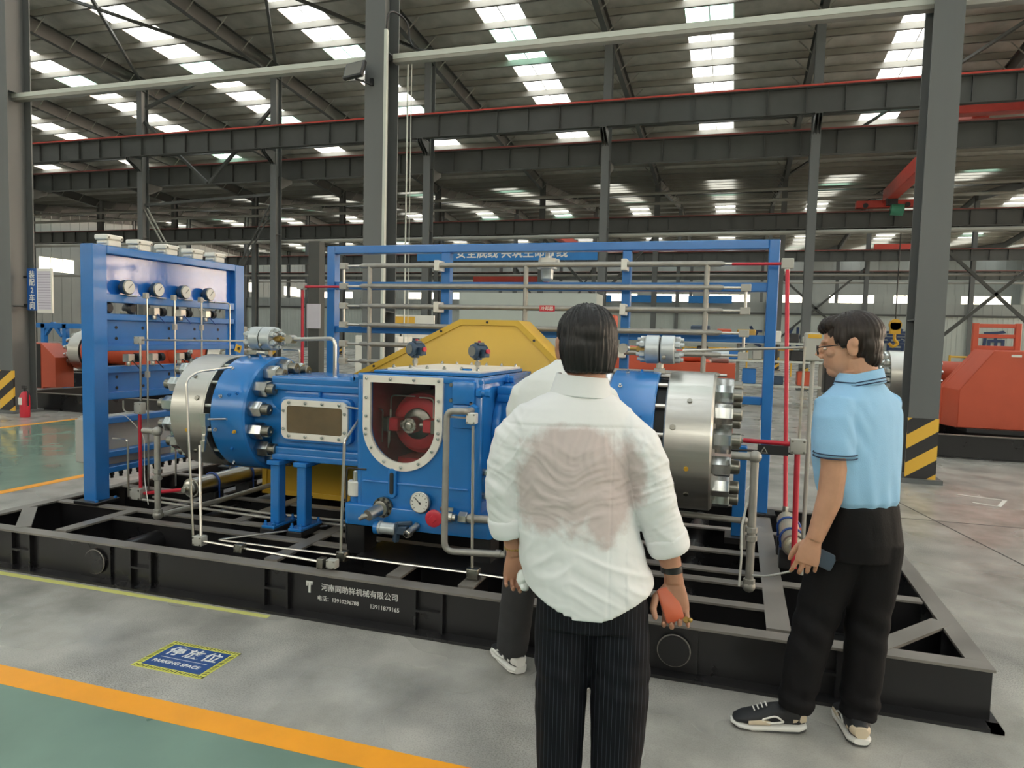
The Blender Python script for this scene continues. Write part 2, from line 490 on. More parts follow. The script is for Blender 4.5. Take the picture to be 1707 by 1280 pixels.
# inner partition with its top rail
mb = MB(); ribbed(mb, -47, 24, 0, 3.78, 60.0, 'y', .32)
struct('wall_partition', mb, M['part'], smooth=0)
struct('trim_1', MB().box(-47, 24, 59.88, 60.14, 3.78, 3.92), M['beam'], smooth=0)
mb = MB(); ribbed(mb, -47, 24, 3.92, 4.75, 60.05, 'y', .6)
struct('wall_partition_top', mb, M['wall'], smooth=0)
for s_, x_ in (('文',.2),('化',3.55),('完',7.2),('善',10.55),('质',16.95)):
    t_ = text(s_, 1.75, (x_, 59.94, 1.35), (1,0,0), (0,0,1), M['letn'], 'wall_lettering', None, bold=.02, depth=.01)
    tag(t_, kind='structure')

# roof sheet with strips of translucent skylight
M['deck'] = pm('foil_faced_roof_sheet', (176,174,166), .5, .3, var=.16, vs=1.3, bump=.9, bs=9, aniso=(1.4,1.0,1.0))
SKY = [(-1.4 + 7.1*k) for k in range(-8, 5)]
HW = .8
deck = MB()
edges = [XL] + [e for x in SKY for e in (x-HW, x+HW)] + [XR]
PY = [y*1.45 - 8.2 for y in range(0, 71)]
DARK = (38.0, 46.2)                       # no skylights above the valley
cuts = sorted([k[0] for k in KNEE] + list(DARK))
for a, b in zip(cuts, cuts[1:]):
    za, zb = zroof(a), zroof(b)
    ed = [XL, XR] if DARK[0] <= a < DARK[1] else edges
    for i in range(0, len(ed), 2):
        x0, x1 = ed[i], ed[i+1]
        if x1 - x0 < .05: continue
        deck.add([(x0,a,za),(x1,a,za),(x1,b,zb),(x0,b,zb),(x0,a,za+.05),(x1,a,za+.05),(x1,b,zb+.05),(x0,b,zb+.05)],
                 [(0,3,2,1),(4,5,6,7),(0,1,5,4),(1,2,6,5),(2,3,7,6),(3,0,4,7)])
struct('ceiling', deck, M['deck'], smooth=0)
for x in SKY:
    wn[0] += 1
    p = MB()
    for k, (a, b) in enumerate(zip(PY, PY[1:])):
        if a >= DARK[0]-.5 and b <= DARK[1]+.5: continue
        p.cur = 1 if (k*7 + int(x*3)) % 11 == 0 or k in (23, 26) and k % 2 else 0
        for u0, u1 in ((x-HW, x-.02), (x+.02, x+HW)):
            p.add([(u0,a,zroof(a)+.02),(u1,a,zroof(a)+.02),(u1,b,zroof(b)+.02),(u0,b,zroof(b)+.02)], [(0,1,2,3)])
        p.cur = 2
        p.add([(x-.02,a,zroof(a)+.02),(x+.02,a,zroof(a)+.02),(x+.02,b,zroof(b)+.02),(x-.02,b,zroof(b)+.02)], [(0,1,2,3)])
    struct('window_%d' % wn[0], p, [M['pane'], M['paneg'], M['conduit']], smooth=0)

# purlins
pz = .24
mb = MB().box(XL, XR, -.035, .035, -pz, 0).box(XL, XR, -.035, .06, -pz, -pz+.02)
pur = repeat('purlin', mb, M['purl'], None, (0,0,0), [((0, y, zroof(y)-.01), None) for y in PY], smooth=0)
for o in pur: o['kind'] = 'structure'

# rafters: I-sections along the slope on every column line, pale struts to the purlins
LINES = [2.2 - 7.0*k for k in range(-3, 10)]
def rafter(x, a, b):
    za, zb = zroof(a) - .26, zroof(b) - .26
    mb = MB()
    for w, t0, t1 in ((.1, 0, .02), (.006, .02, .56), (.1, .56, .58)):
        mb.add([(x-w,a,za-t1),(x+w,a,za-t1),(x+w,b,zb-t1),(x-w,b,zb-t1),(x-w,a,za-t0),(x+w,a,za-t0),(x+w,b,zb-t0),(x-w,b,zb-t0)],
               [(0,3,2,1),(4,5,6,7),(0,1,5,4),(1,2,6,5),(2,3,7,6),(3,0,4,7)])
    return struct('rafter', mb, M['beam'], smooth=0)
for x in LINES:
    for (a, _), (b, _) in zip(KNEE, KNEE[1:]): rafter(x, a, b)
mb = MB().bar((0,0,-.56), (.55,0,-.02), .045, .012, (0,1,0)).bar((0,0,-.56), (-.55,0,-.02), .045, .012, (0,1,0))
for x in LINES[2:]:
    for o in repeat('fly_brace', mb, M['brace'], None, (0,0,0), [((x, y+.05, zroof(y)-.26), None) for y in PY[14:47:1] if y > 16], smooth=0): o['kind'] = 'structure'

# columns: welded H sections; the two rows in front have striped feet
def column(x, y, name='column', w=.155, d=.45, h=None, band=.76, label=None, pad=True):
    h = h or zroof(y) - .3
    mb = MB().box(-w, w, 0, .02, 0, h).box(-w, w, d-.02, d, 0, h).box(-.008, .008, .02, d-.02, 0, h)
    for z in (1.9, 5.6): mb.box(-w+.01, w-.01, .02, d-.02, z, z+.012)
    if pad: mb.box(-w-.07, w+.07, -.07, d+.07, 0, .05)
    mb.xf(Matrix.Translation((x, y, 0)))
    o = mb.build(name, M['col'], smooth=0)
    tag(o, label, 'column', kind='structure')
    if band:
        b = MB().box(x-w-.006, x+w+.006, y-.008, y+.028, .05, band).build('hazard_band', M['hazard'], o, smooth=0)
        tag(b, 'black and yellow diagonal stripes')
    return o
cA1 = column(-12.3, 9.3, label='grey steel column with a striped foot beside the red fire extinguisher')
cA2 = column(-5.085, 9.3, label='grey steel column with a floodlight and pale conduit, behind the blue pipe rack')
cA3 = column(2.115, 9.3, label='grey steel column with a striped foot right behind the person in the blue polo shirt')
for x in (-18.9, 9.2): column(x, 9.3)
for y in (26.0, 43.0, 60.0, 77.0):
    for x in LINES[1:]: column(x, y-.2, d=.4, w=.14, band=.76 if y < 44 else 0)

# crane runway beams with stiffeners, brackets and a red rail on top
def runway(y, z0, z1, name='crane_beam', x0=XL, x1=XR, step=1.17):
    mb = MB().box(x0, x1, y-.16, y+.16, z1-.025, z1).box(x0, x1, y-.12, y+.12, z0, z0+.02).box(x0, x1, y-.008, y+.008, z0+.02, z1-.025)
    n = int((x1-x0)/step)
    for i in range(n):
        c = x0 + (i+.5)*step
        mb.box(c-.008, c+.008, y-.11, y+.11, z0+.05, z1-.025)
    o = struct(name, mb, M['beam'], smooth=0)
    tag(MB().box(x0, x1, y-.19, y-.15, z1, z1+.05).build('crane_rail', M['cred' if y < 26 else 'railr'], o, smooth=0), 'thin red rail')
    return o
runway(25.3, 9.0, 9.83); runway(26.85, 8.05, 8.86); runway(42.35, 7.85, 8.65); runway(44.1, 7.85, 8.65)
runway(59.4, 7.85, 8.65); runway(76.4, 7.85, 8.65)
for x in LINES[1:]:
    mb = MB()
    for yy, zz, s_ in ((25.3, 9.0, -1), (26.85, 8.05, 1)):
        y0, y1 = (yy-.15, 25.85) if s_ < 0 else (26.15, yy+.15)
        mb.box(x-.12, x+.12, y0, y1, zz-.03, zz)
        pts = [(y1, zz-.03), (y0, zz-.03), (y0, zz-.14), (y1, zz-.55)] if s_ < 0 else [(y0, zz-.03), (y1, zz-.03), (y1, zz-.14), (y0, zz-.55)]
        mb.prism(pts, 'x', x-.01, x+.01)
        mb.prism(pts, 'x', x-.11, x-.09); mb.prism(pts, 'x', x+.09, x+.11)
    struct('crane_beam_bracket', mb, M['beam'], smooth=0)
# cable tray between the front columns, horizontal pipes on the rows behind
mb = MB().box(-20, -5.25, 9.5, 9.62, 5.48, 5.6).box(-4.9, 12, 9.5, 9.62, 5.48, 5.6)
o = struct('cable_tray', mb, M['purl'], smooth=0)
MB().box(-20, -5.25, 9.495, 9.505, 5.53, 5.6).box(-4.9, 12, 9.495, 9.505, 5.53, 5.6).build('tray_cover', M['conduit'], o, smooth=0)
struct('tie_pipe', MB().cyl((XL, 26.35, 5.36), (XR, 26.35, 5.36), .075, n=10), M['purl'])
for z in (9.98, 9.4): struct('drain_pipe', MB().cyl((XL, 42.1, z), (XR, 42.1, z), .09, n=10), M['purl'])
struct('tie_pipe', MB().cyl((XL, 43.2, 5.4), (XR, 43.2, 5.4), .07, n=8), M['purl'])
struct('tie_pipe', MB().cyl((XL, 60.3, 6.3), (XR, 60.3, 6.3), .07, n=8), M['purl'])
# lattice and rod bracing
def brace(p, q, w=.12, name='brace', mat='beam', lattice=False):
    p, q = Vector(p), Vector(q); mb = MB()
    if lattice:
        s_ = Vector((.22,0,0))
        mb.bar(p-s_/2, q-s_/2, .05, .05).bar(p+s_/2, q+s_/2, .05, .05)
        for i in range(1, 9):
            c = p.lerp(q, i/9); mb.bar(c-s_/2, c+s_/2, .04, .03)
    else: mb.bar(p, q, w, w)
    return struct(name, mb, M[mat], smooth=0)
ya = 26.0
brace((-25.7,ya,6.9), (-22.6,ya,2.3), lattice=True, mat='brace'); brace((-18.95,ya,6.9), (-21.8,ya,2.3), lattice=True)
brace((-25.7,ya,10.7), (-22.3,ya,7.9)); brace((-18.95,ya,10.9), (-22.2,ya,7.9)); brace((-25.6,ya,11.3), (-22.5,ya,12.3)); brace((-18.9,ya,7.3), (-25.7,ya,7.05), .1)
for a, b in (((9.4,43,7.6),(16,43,1.2)), ((16.1,43,7.6),(9.4,43,1.2)), ((-11.6,43,7.6),(-8.3,43,4.0)), ((-4.9,43,7.6),(-8.1,43,4.0)), ((2.4,60,7.4),(9.1,60,1.2)), ((9.1,60,7.4),(2.4,60,1.2)),
             ((-18.6,60,7.4),(-15,60,1.5)), ((-11.9,60,7.4),(-15.2,60,1.5))): brace(a, b, .16)
# cross rods under the roof
for a, b in (((-18.8,15),(-11.8,26)), ((-11.8,15),(-18.8,26)), ((-25.8,15),(-18.8,26)), ((-18.8,15),(-25.8,26)), ((9.2,26),(2.2,43))):
    brace((a[0],a[1],zroof(a[1])-.5), (b[0],b[1],zroof(b[1])-.5), .1, 'roof_brace')
# extra trusses far back give the deep bays their busy look
for y in (34.5, 51.5, 68.5):
    mb = MB()
    for x in LINES: mb.bar((x-3.5, y, zroof(y)-.5), (x+3.5, y, zroof(y)-.5), .08, .08)
    struct('roof_strut', mb, M['beam'], smooth=0)
# ================================================================ skid frame
def skid(name, label, x0, x1, y0, y1, h, full=True):
    sk = thing(name, label, 'skid', ((x0+x1)/2, (y0+y1)/2, 0))
    def ib(nm, p, q, w=.09):
        t_ = h + {'cross_beam': .0012, 'end_beam': .0006, 'diagonal_beam': .0018, 'long_beam': -.0006}.get(nm, 0)
        p, q = Vector(p), Vector(q); d = (q-p).normalized(); n = Vector((-d.y, d.x, 0))
        mb = MB()
        def slab(wd, z0, z1):
            vs = [e + n*wd/2*s_ + Vector((0,0,z)) for z in (z0, z1) for e, s_ in ((p,-1),(p,1),(q,1),(q,-1))]
            mb.add(vs, [(0,1,2,3),(7,6,5,4),(0,4,5,1),(1,5,6,2),(2,6,7,3),(3,7,4,0)])
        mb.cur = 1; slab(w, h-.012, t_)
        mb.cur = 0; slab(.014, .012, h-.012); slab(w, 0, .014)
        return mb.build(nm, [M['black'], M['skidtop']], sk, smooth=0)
    ib('side_beam', (x0, y0+.045, 0), (x1, y0+.045, 0)); ib('side_beam', (x0, y1-.045, 0), (x1, y1-.045, 0))
    ib('end_beam', (x0+.045, y0+.09, 0), (x0+.045, y1-.09, 0)); ib('end_beam', (x1-.045, y0+.09, 0), (x1-.045, y1-.09, 0))
    MB().box(x0+.1, x1-.1, y0+.1, y1-.1, .002, .012).build('floor_plate', M['gap'], sk, smooth=0)
    if full:
        MB().box(x0-.03, x1+.03, y0-.05, y0+.02, 0, .016).box(x1-.02, x1+.03, y0-.05, y1, 0, .016).build('base_plate', M['black'], sk, smooth=0)
        for p, q in (((-4.2,3.9),(-1.15,3.9)), ((-4.9,4.12),(.22,4.12)), ((-4.9,4.72),(1.0,4.72)), ((-4.9,5.3),(1.0,5.3)), ((-1.15,3.78),(.22,3.78)), ((.3,4.2),(1.0,4.2)), ((-1.15,4.32),(.22,4.32))):
            ib('long_beam', p + (0,), q + (0,), .075)
        for x, a, b in ((-4.18,3.5,4.1), (-2.56,3.5,4.7), (-1.76,3.5,3.85), (-1.33,3.5,3.85), (.25,3.5,6.0), (-3.3,4.12,5.3), (-.9,4.3,5.9), (-4.0,4.12,5.9)):
            ib('cross_beam', (x, a, 0), (x, b, 0), .09 if x != .25 else .11)
        ib('diagonal_beam', (-4.46,3.46,0), (-4.9,3.86,0), .09); ib('diagonal_beam', (.66,3.46,0), (1.02,3.9,0), .09)
        MB().box(-2.12, -1.12, 3.72, 4.05, h+.0015, h+.012).build('mounting_plate', M['black'], sk, smooth=0)
        for x in (-3.77, -.22):
            tu = MB().lathe((x, 3.39, .122), (0,1,0), [(0,.072),(.02,.08),(.0205,.07),(2.6,.07)], n=24).build('lifting_tube', M['black'], sk)
            MB().cyl((x, 3.392, .122), (x, 3.378, .122), .074, n=24).build('tube_cap', M['black'], tu)
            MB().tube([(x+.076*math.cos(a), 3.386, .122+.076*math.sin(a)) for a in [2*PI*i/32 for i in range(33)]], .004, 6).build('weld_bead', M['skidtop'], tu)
            MB().box(x-.13, x+.11, 3.402, 3.43, .016, h-.012).build('stiffener_plate', M['black'], sk, smooth=0)
        for x in (-4.4, -3.42, -2.45, -1.5, -.55, .42):
            mb = MB().box(x-.085, x-.07, 3.39, 3.44, .014, h-.012).box(x+.07, x+.085, 3.39, 3.44, .014, h-.012)
            mb.box(x-.07, x+.07, 3.39, 3.44, .115, .128)
            mb.cyl((x+.01,3.41,.128), (x+.01,3.41,.1285), .016, n=10)
            mb.build('forklift_bracket', M['black'], sk, smooth=0)
        text('河南同助祥机械有限公司', .0435, (-2.165, 3.4165, .148), (1,0,0), (0,0,1), M['lett'], 'company_lettering', sk, bold=.006, depth=.001)
        text('电话：13910296788', .031, (-2.19, 3.4165, .088), (1,0,0), (0,0,1), M['lett'], 'phone_lettering', sk, bold=.006, depth=.001)
        text('13911879165', .033, (-1.86, 3.4165, .085), (1,0,0), (0,0,1), M['lett'], 'phone_lettering', sk, bold=.006, depth=.001)
        MB().box(-2.262,-2.218,3.4145,3.4185,.178,.188).box(-2.247,-2.233,3.4145,3.4185,.122,.178).box(-2.262,-2.253,3.4145,3.4185,.16,.18).box(-2.229,-2.222,3.4145,3.4185,.168,.18).build('company_emblem', M['lett'], sk, smooth=0)
    return sk
skid('skid_frame', 'long black steel skid with white company lettering, carrying the blue compressor', -5.0, 1.1, 3.38, 6.15, .25)

# ================================================================ diaphragm compressor
def rbox(mb, x0, x1, y0, y1, z0, z1, r, n=5):
    """box with rounded vertical edges"""
    pts = []
    for cx_, cy_, a0 in ((x1-r,y1-r,0),(x0+r,y1-r,90),(x0+r,y0+r,180),(x1-r,y0+r,270)):
        for i in range(n+1):
            a = math.radians(a0 + 90*i/n); pts.append((cx_+r*math.cos(a), cy_+r*math.sin(a)))
    return mb.prism(pts, 'z', z0, z1)
def rrect(u0, u1, w0, w1, r, n=5):
    pts = []
    for cu, cw, a0 in ((u1-r,w1-r,0),(u0+r,w1-r,90),(u0+r,w0+r,180),(u1-r,w0+r,270)):
        for i in range(n+1):
            a = math.radians(a0+90*i/n); pts.append((cu+r*math.cos(a), cw+r*math.sin(a)))
    return pts
def ushape(x0, x1, z0, z1, n=24, r=.0):
    """flat top, semicircular bottom"""
    cx_ = (x0+x1)/2; R = (x1-x0)/2
    pts = [(x1, z1), (x0, z1)]
    for i in range(n+1):
        a = PI + PI*i/n; pts.append((cx_+R*math.cos(a), z0+R+R*math.sin(a)*((R)/R)))
    return pts
def holed(mb, outer, inner, y0, y1):
    """slab in the xz plane with a hole"""
    bm = bmesh.new()
    for loop in (outer, inner):
        vs = [bm.verts.new((u, 0, w)) for u, w in loop]
        for i in range(len(vs)): bm.edges.new((vs[i], vs[(i+1) % len(vs)]))
    bmesh.ops.triangle_fill(bm, edges=bm.edges[:], use_beauty=True)
    bm.verts.index_update()
    vs = [v.co.copy() for v in bm.verts]; fs = [[v.index for v in f.verts] for f in bm.faces]
    bm.free(); n = len(vs)
    mb.add([(v.x, y0, v.z) for v in vs] + [(v.x, y1, v.z) for v in vs],
           fs + [[i+n for i in reversed(f)] for f in fs])
    k = 0
    for loop in (outer, inner):
        m = len(loop)
        base = [(u, y, w) for y in (y0, y1) for u, w in loop]
        mb.add(base, [(i, (i+1) % m, m+(i+1) % m, m+i) for i in range(m)])
    return mb

YA, ZA, RH = 4.3, 1.01, .40
def compressor(name, label, off, body, full=True, detail=True):
    dx, dy, dz = off
    T3 = Matrix.Translation((dx, dy, dz))
    cp = thing(name, label, 'compressor', (-1.86+dx, YA+dy, .25+dz))
    def B(mb, nm, mat, par=None, **kw):
        mb.xf(T3); return mb.build(nm, mat, par or cp, **kw)
    # crankcase: walls around a red interior, front wall pierced by the U window
    x0, x1, y0, y1, z0, z1 = -2.15, -1.38, 3.8, 4.8, .55, 1.355
    U = ushape(-2.085, -1.635, .815, 1.318)
    mb = MB(); holed(mb, [(x0,z0),(x1,z0),(x1,z1),(x0,z1)], U, y0, y0+.04)
    mb.box(x0, x0+.03, y0+.04, y1, z0, z1).box(x1-.03, x1, y0+.04, y1, z0, z1).box(x0+.03, x1-.03, y1-.03, y1, z0, z1)
    mb.box(x0+.03, x1-.03, y0+.04, y1-.03, z0, .7).box(x0+.03, x1-.03, y0+.04, y1-.03, z1-.02, z1)
    # corner roll, belt lines, shoulder on the left, round bosses
    mb.cyl((x1-.02, y0+.02, z0), (x1-.02, y0+.02, z1), .035, n=14)
    mb.cyl((x0+.005, y0+.02, z0), (x0+.005, y0+.02, z1), .025, n=12)
    mb.box(x0-.08, x0+.02, y0+.05, y0+.35, 1.29, 1.335).cyl((x0-.08, y0+.05, 1.312), (x0-.08, y0+.35, 1.312), .0225, n=12)
    mb.box(x0-.01, x1+.012, y0-.012, y1+.01, z1-.04, z1)
    mb.box(x0+.03, x1-.06, y0-.01, y0+.01, .695, .71)
    cc = B(mb, 'crankcase', body, bevel=.006, segs=2)
    mb = MB(); rbox(mb, -2.24, -1.285, 3.77, 4.86, .43, .56, .03)
    B(mb, 'crankcase_base', body, bevel=.01, segs=2)
    for xx, yy in ((-2.16,3.86), (-1.38,3.95), (-2.16,4.72), (-1.38,4.72)):
        B(MB().box(xx-.06, xx+.06, yy-.08, yy+.08, .25, .43), 'foot', M['black'], bevel=.004)
    # interior
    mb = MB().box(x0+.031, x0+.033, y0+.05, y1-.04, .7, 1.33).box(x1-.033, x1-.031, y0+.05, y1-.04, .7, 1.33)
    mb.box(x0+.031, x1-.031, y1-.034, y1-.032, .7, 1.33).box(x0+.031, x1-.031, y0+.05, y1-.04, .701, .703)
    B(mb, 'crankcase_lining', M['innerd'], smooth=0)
    bx_, bz_ = -1.9, 1.03
    mb = MB().lathe((bx_, y1-.04, bz_), (0,-1,0), [(0,.2),(.6,.2),(.62,.19),(.62,.165),(.66,.165),(.67,.15),(.67,.1)], n=44)
    mb.box(-2.05,-1.7,4.12,4.6,.71,.8)
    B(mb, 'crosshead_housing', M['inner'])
    B(MB().lathe((bx_, 4.095, bz_), (0,-1,0), [(0,.1),(.02,.096),(.03,.075)], n=32), 'bearing_cover', M['stud'])
    mb = MB().lathe((bx_, 4.07, bz_), (0,-1,0), [(0,.05),(.1,.05),(.11,.046),(.111,.034),(.095,.03),(.095,.022),(.12,.02),(.122,.014)], n=28)
    for i in range(9):
        a = 2*PI*i/9; mb.sph((bx_+.04*math.cos(a), 3.959, bz_+.04*math.sin(a)), .0055, 8, 6)
    B(mb, 'crank_bearing', M['stain'])
    for s_ in (-1, 1):
        B(MB().box(bx_+s_*.115-.03, bx_+s_*.115+.03, 3.97, 4.08, bz_-.04, bz_+.04), 'guide_block', M['inner'], bevel=.006)
        B(MB().box(bx_+s_*.165-.022, bx_+s_*.165+.022, 3.96, 4.08, bz_-.042, bz_+.042), 'slide_block', M['stud'], bevel=.004)
        B(MB().cyl((bx_+s_*.05,4.03,bz_), (bx_+s_*.1,4.03,bz_), .024, n=14), 'wrist_pin', M['stain'])
    B(MB().tube([(-1.88,4.0,1.21),(-2.045,4.0,1.21),(-2.045,4.0,1.08)], .0045, 6, .03).limb([(-2.045,4.0,1.12),(-2.045,4.0,1.07)], .008, 8), 'oil_tube', M['stain'])
    B(MB().tube([(-1.85,4.0,1.205),(-1.755,4.0,1.205),(-1.755,4.0,1.08)], .0045, 6, .03), 'oil_tube', M['stain'])
    B(MB().tube([(-2.1,3.95,1.125),(-2.075,3.95,1.12),(-2.075,3.95,.92)], .0055, 6, .02), 'oil_tube', M['stain'])
    B(MB().limb([(-2.045,3.98,.985),(-2.045,3.98,.93),(-2.05,3.98,.88)], [.01,.01,.003], 8), 'oil_dropper', M['stain'])
    # U window: pale rim, pane, screws
    mb = MB(); holed(mb, ushape(-2.118, -1.602, .782, 1.345), ushape(-2.07, -1.65, .83, 1.303), y0-.022, y0-.0005)
    rim = B(mb, 'window_rim', M['rim'], bevel=.003)
    mb = MB(); mb.prism(ushape(-2.075, -1.645, .825, 1.308), 'y', y0-.012, y0-.006)
    B(mb, 'window_glass', M['glassw'], rim, smooth=0)
    spots = [(-2.09+.153*i, 1.325) for i in range(1, 3)] + [(-2.093,1.325),(-1.627,1.325)]
    spots += [(s_, z) for s_ in (-2.094,-1.626) for z in (1.21,1.1,.99)]
    for i in range(7):
        a = PI + PI*(i+.15)/6.3; spots.append((-1.86+.235*math.cos(a), 1.04+.235*math.sin(a)))
    bolt = MB().hexn((0,0,0), (0,-1,0), .0095, .009).cyl((0,-.008,0), (0,-.014,0), .005, n=8)
    if detail: repeat('rim_bolt', bolt, M['nut'], rim, (0,0,0), [((x+dx, y0-.022+dy, z+dz), (0, .4*i, 0)) for i, (x, z) in enumerate(spots)])
    # lid with pale gasket plate
    mb = MB().box(-2.075, -1.40, 3.83, 4.7, z1, z1+.02)
    lid = B(mb, 'crankcase_lid', body, bevel=.004)
    B(MB().box(-2.0, -1.405, 3.86, 4.66, z1+.02, z1+.034), 'lid_plate', M['rim'], lid, bevel=.002)
    bolt = MB().hexn((0,0,0), (0,0,1), .011, .012).cyl((0,0,.012), (0,0,.02), .006, n=8)
    if detail: repeat('lid_bolt', bolt, M['nut'], lid, (0,0,0), [((x+dx, y+dy, z1+.034+dz), (0,0,x*7)) for x in (-1.97,-1.86,-1.75,-1.64,-1.53,-1.43) for y in (3.885, 4.63)])
    B(MB().cyl((-1.5,3.9,z1-.03), (-1.5,3.9,z1+.045), .028, n=16), 'lid_boss', body, lid)
    # right-hand shoulder, hydraulic blocks and fittings on the front corner
    mb = MB().box(-1.54, -1.4, 3.76, 3.81, 1.2, 1.335).box(-1.54, -1.395, 3.775, 3.81, 1.06, 1.2)
    B(mb, 'valve_block', body, bevel=.012, segs=2)
    for zz, xx in ((1.27,-1.395),):
        B(MB().hexn((xx,3.79,zz), (1,0,0), .03, .03).cyl((xx+.03,3.79,zz),(xx+.05,3.79,zz),.02).hexn((xx+.05,3.79,zz),(1,0,0),.024,.03), 'plug_fitting', body)
    B(MB().hexn((-1.38,4.25,1.325), (1,0,0), .03, .03).hexn((-1.35,4.25,1.325), (1,0,0), .022, .03), 'plug_fitting', body)
    for xx, zz in ((-1.545,1.31),(-1.545,1.22),(-1.42,1.21),(-1.42,1.1)):
        B(MB().hexn((xx,3.78,zz), (0,-1,0), .012, .02), 'cap_screw', M['stud'])
    B(MB().prism(rrect(-1.945,-1.89,.615,.795,.027), 'y', 3.775, 3.805), 'sight_glass_mount', body, bevel=.004)
    B(MB().prism(rrect(-1.929,-1.906,.64,.77,.011), 'y', 3.768, 3.7765), 'sight_glass', M['dark'])
    # two heads: conical neck, blue and steel discs, dark gap ring, studs with nuts
    N = 14
    nut = MB().hexn((0,0,0), (1,0,0), .056, .098, ref=(0,0,1)); nut_me = nut.mesh('stud_nut', Vector()); nut_me.materials.append(M['nut'])
    stu = MB().lathe((0,0,0), (1,0,0), [(0,.037),(.045,.037),(.05,.033),(.052,.012),(.046,.008)], n=16); stu_me = stu.mesh('stud_end', Vector()); stu_me.materials.append(M['stud'])
    for s_, xs in ((-1, (-3.67,-3.39,-3.336,-3.066)), (1, (-.10,-.36,-.415,-.69))):
        xo, xi, bo, bi = xs
        hd = B(MB().lathe((xo,YA,ZA), (-s_,0,0), [(0,RH-.012),(.012,RH),(abs(xo-xi)-.008,RH),(abs(xo-xi),RH-.008)], n=72), 'head_cover', M['steel'])
        B(MB().lathe((xi,YA,ZA), (-s_,0,0), [(0,RH-.045),(abs(xi-bo),RH-.045)], n=48), 'gap_ring', M['gap'])
        bd = B(MB().lathe((bo,YA,ZA), (-s_,0,0), [(0,RH-.008),(.008,RH),(abs(bo-bi)-.012,RH),(abs(bo-bi),RH-.012)], n=72), 'head_flange', body)
        for i in range(N):
            a = 2*PI*(i+.5)/N + .04
            cy_, cz_ = YA+.325*math.cos(a), ZA+.325*math.sin(a)
            for xb, d in ((xo, s_), (bi, -s_)):
                n_ = bpy.data.objects.new('stud_nut', nut_me); COL.objects.link(n_)
                n_.parent = cp; n_.location = Vector((xb+dx, cy_+dy, cz_+dz)) - ORG[cp.name]
                n_.rotation_euler = (random.uniform(-.5,.5), 0, 0 if d > 0 else PI)
                ORG[n_.name] = Vector((xb+dx, cy_+dy, cz_+dz))
                if detail:
                    e = bpy.data.objects.new('stud_end', stu_me); COL.objects.link(e); e.parent = n_; e.location = (.096,0,0)
            cy_, cz_ = YA+.372*math.cos(a), ZA+.372*math.sin(a)
            if detail: B(MB().cyl((xi,cy_,cz_), (bo,cy_,cz_), .014, n=10), 'spacer_stud', M['stain'])
        if detail:
            xm = (xo+xi)/2
            for xx, a_, mat, r_ in ((xm,195,'brass',.011),(xm+.08*s_*-1,163,'stain',.014),(xm,140,'stud',.012),(xm,220,'stud',.012)):
                a = math.radians(a_)
                p = Vector((xx, YA+RH*math.cos(a), ZA+RH*math.sin(a))); d = Vector((0,math.cos(a),math.sin(a)))
                B(MB().hexn(p-d*.005, d, r_*1.25, .014), 'plug', M['stud'] if mat != 'brass' else M['cyellow'], hd)
            xm = (bo+bi)/2
            for xx, a_, mat in ((xm+.06,193,'y'),(xm-.06,160,'n'),(xm,158,'b'),(xm+.06,156,'b'),(xm-.07,128,'n'),(xm-.09,192,'n'),(xm,212,'b'),(xm-.08,236,'n'),(xm-.05,104,'n'),(xm+.03,102,'b')):
                a = math.radians(a_); p = Vector((xx, YA+RH*math.cos(a), ZA+RH*math.sin(a))); d = Vector((0,math.cos(a),math.sin(a)))
                B(MB().hexn(p-d*.006, d, .013, .014).cyl(p, p+d*.02, .007, n=8), 'plug', {'y':M['cyellow'],'n':M['nut'],'b':body}[mat], bd)
        # neck and distance piece between head and crankcase
        xb, xe = (bi, x0) if s_ < 0 else (bi, x1)
        d = 1 if xe > xb else -1
        B(MB().lathe((xb,YA,ZA), (d,0,0), [(0,.285),(.05,.275),(.14,.25),(.2,.24)], n=40), 'head_neck', body)
        u0, u1 = min(xb+d*.1, xe), max(xb+d*.1, xe)
        mb = MB().prism(rrect(YA-.24,YA+.24,ZA-.235,ZA+.235,.07), 'x', u0, u1)
        mb.box(u0+.02, u1, YA-.265, YA+.265, ZA+.235, ZA+.285).box(u0+.02, u1, YA-.265, YA+.265, ZA-.28, ZA-.235)
        mb.box(u0+.02,u1,YA-.262,YA-.235,ZA+.19,ZA+.24).box(u0+.02,u1,YA-.262,YA-.235,ZA-.24,ZA-.19)
        mb.lathe((xe,YA,ZA), (-d,0,0), [(0,.30),(.045,.30),(.05,.285)], n=48)
        mb.box((u0+u1)/2-.04,(u0+u1)/2-.02,YA-.26,YA-.2,ZA+.14,ZA+.24)
        dp = B(mb, 'distance_piece', body, bevel=.01, segs=2)
        if s_ < 0:
            wx0, wx1, wz0, wz1, yf = -2.845, -2.35, ZA-.125, ZA+.135, YA-.24
            B(MB().prism(rrect(wx0-.02,wx1+.02,wz0-.02,wz1+.02,.05), 'y', yf-.045, yf+.02), 'hatch_boss', body, dp, bevel=.008, segs=2)
            mb = MB(); holed(mb, rrect(wx0,wx1,wz0,wz1,.045), rrect(wx0+.04,wx1-.04,wz0+.04,wz1-.04,.02), yf-.062, yf-.046)
            fr = B(mb, 'hatch_rim', M['rim'], dp, bevel=.003)
            B(MB().box(wx0+.03,wx1-.03,yf-.058,yf-.054,wz0+.03,wz1-.03), 'hatch_glass', M['hatch'], dp, smooth=0)
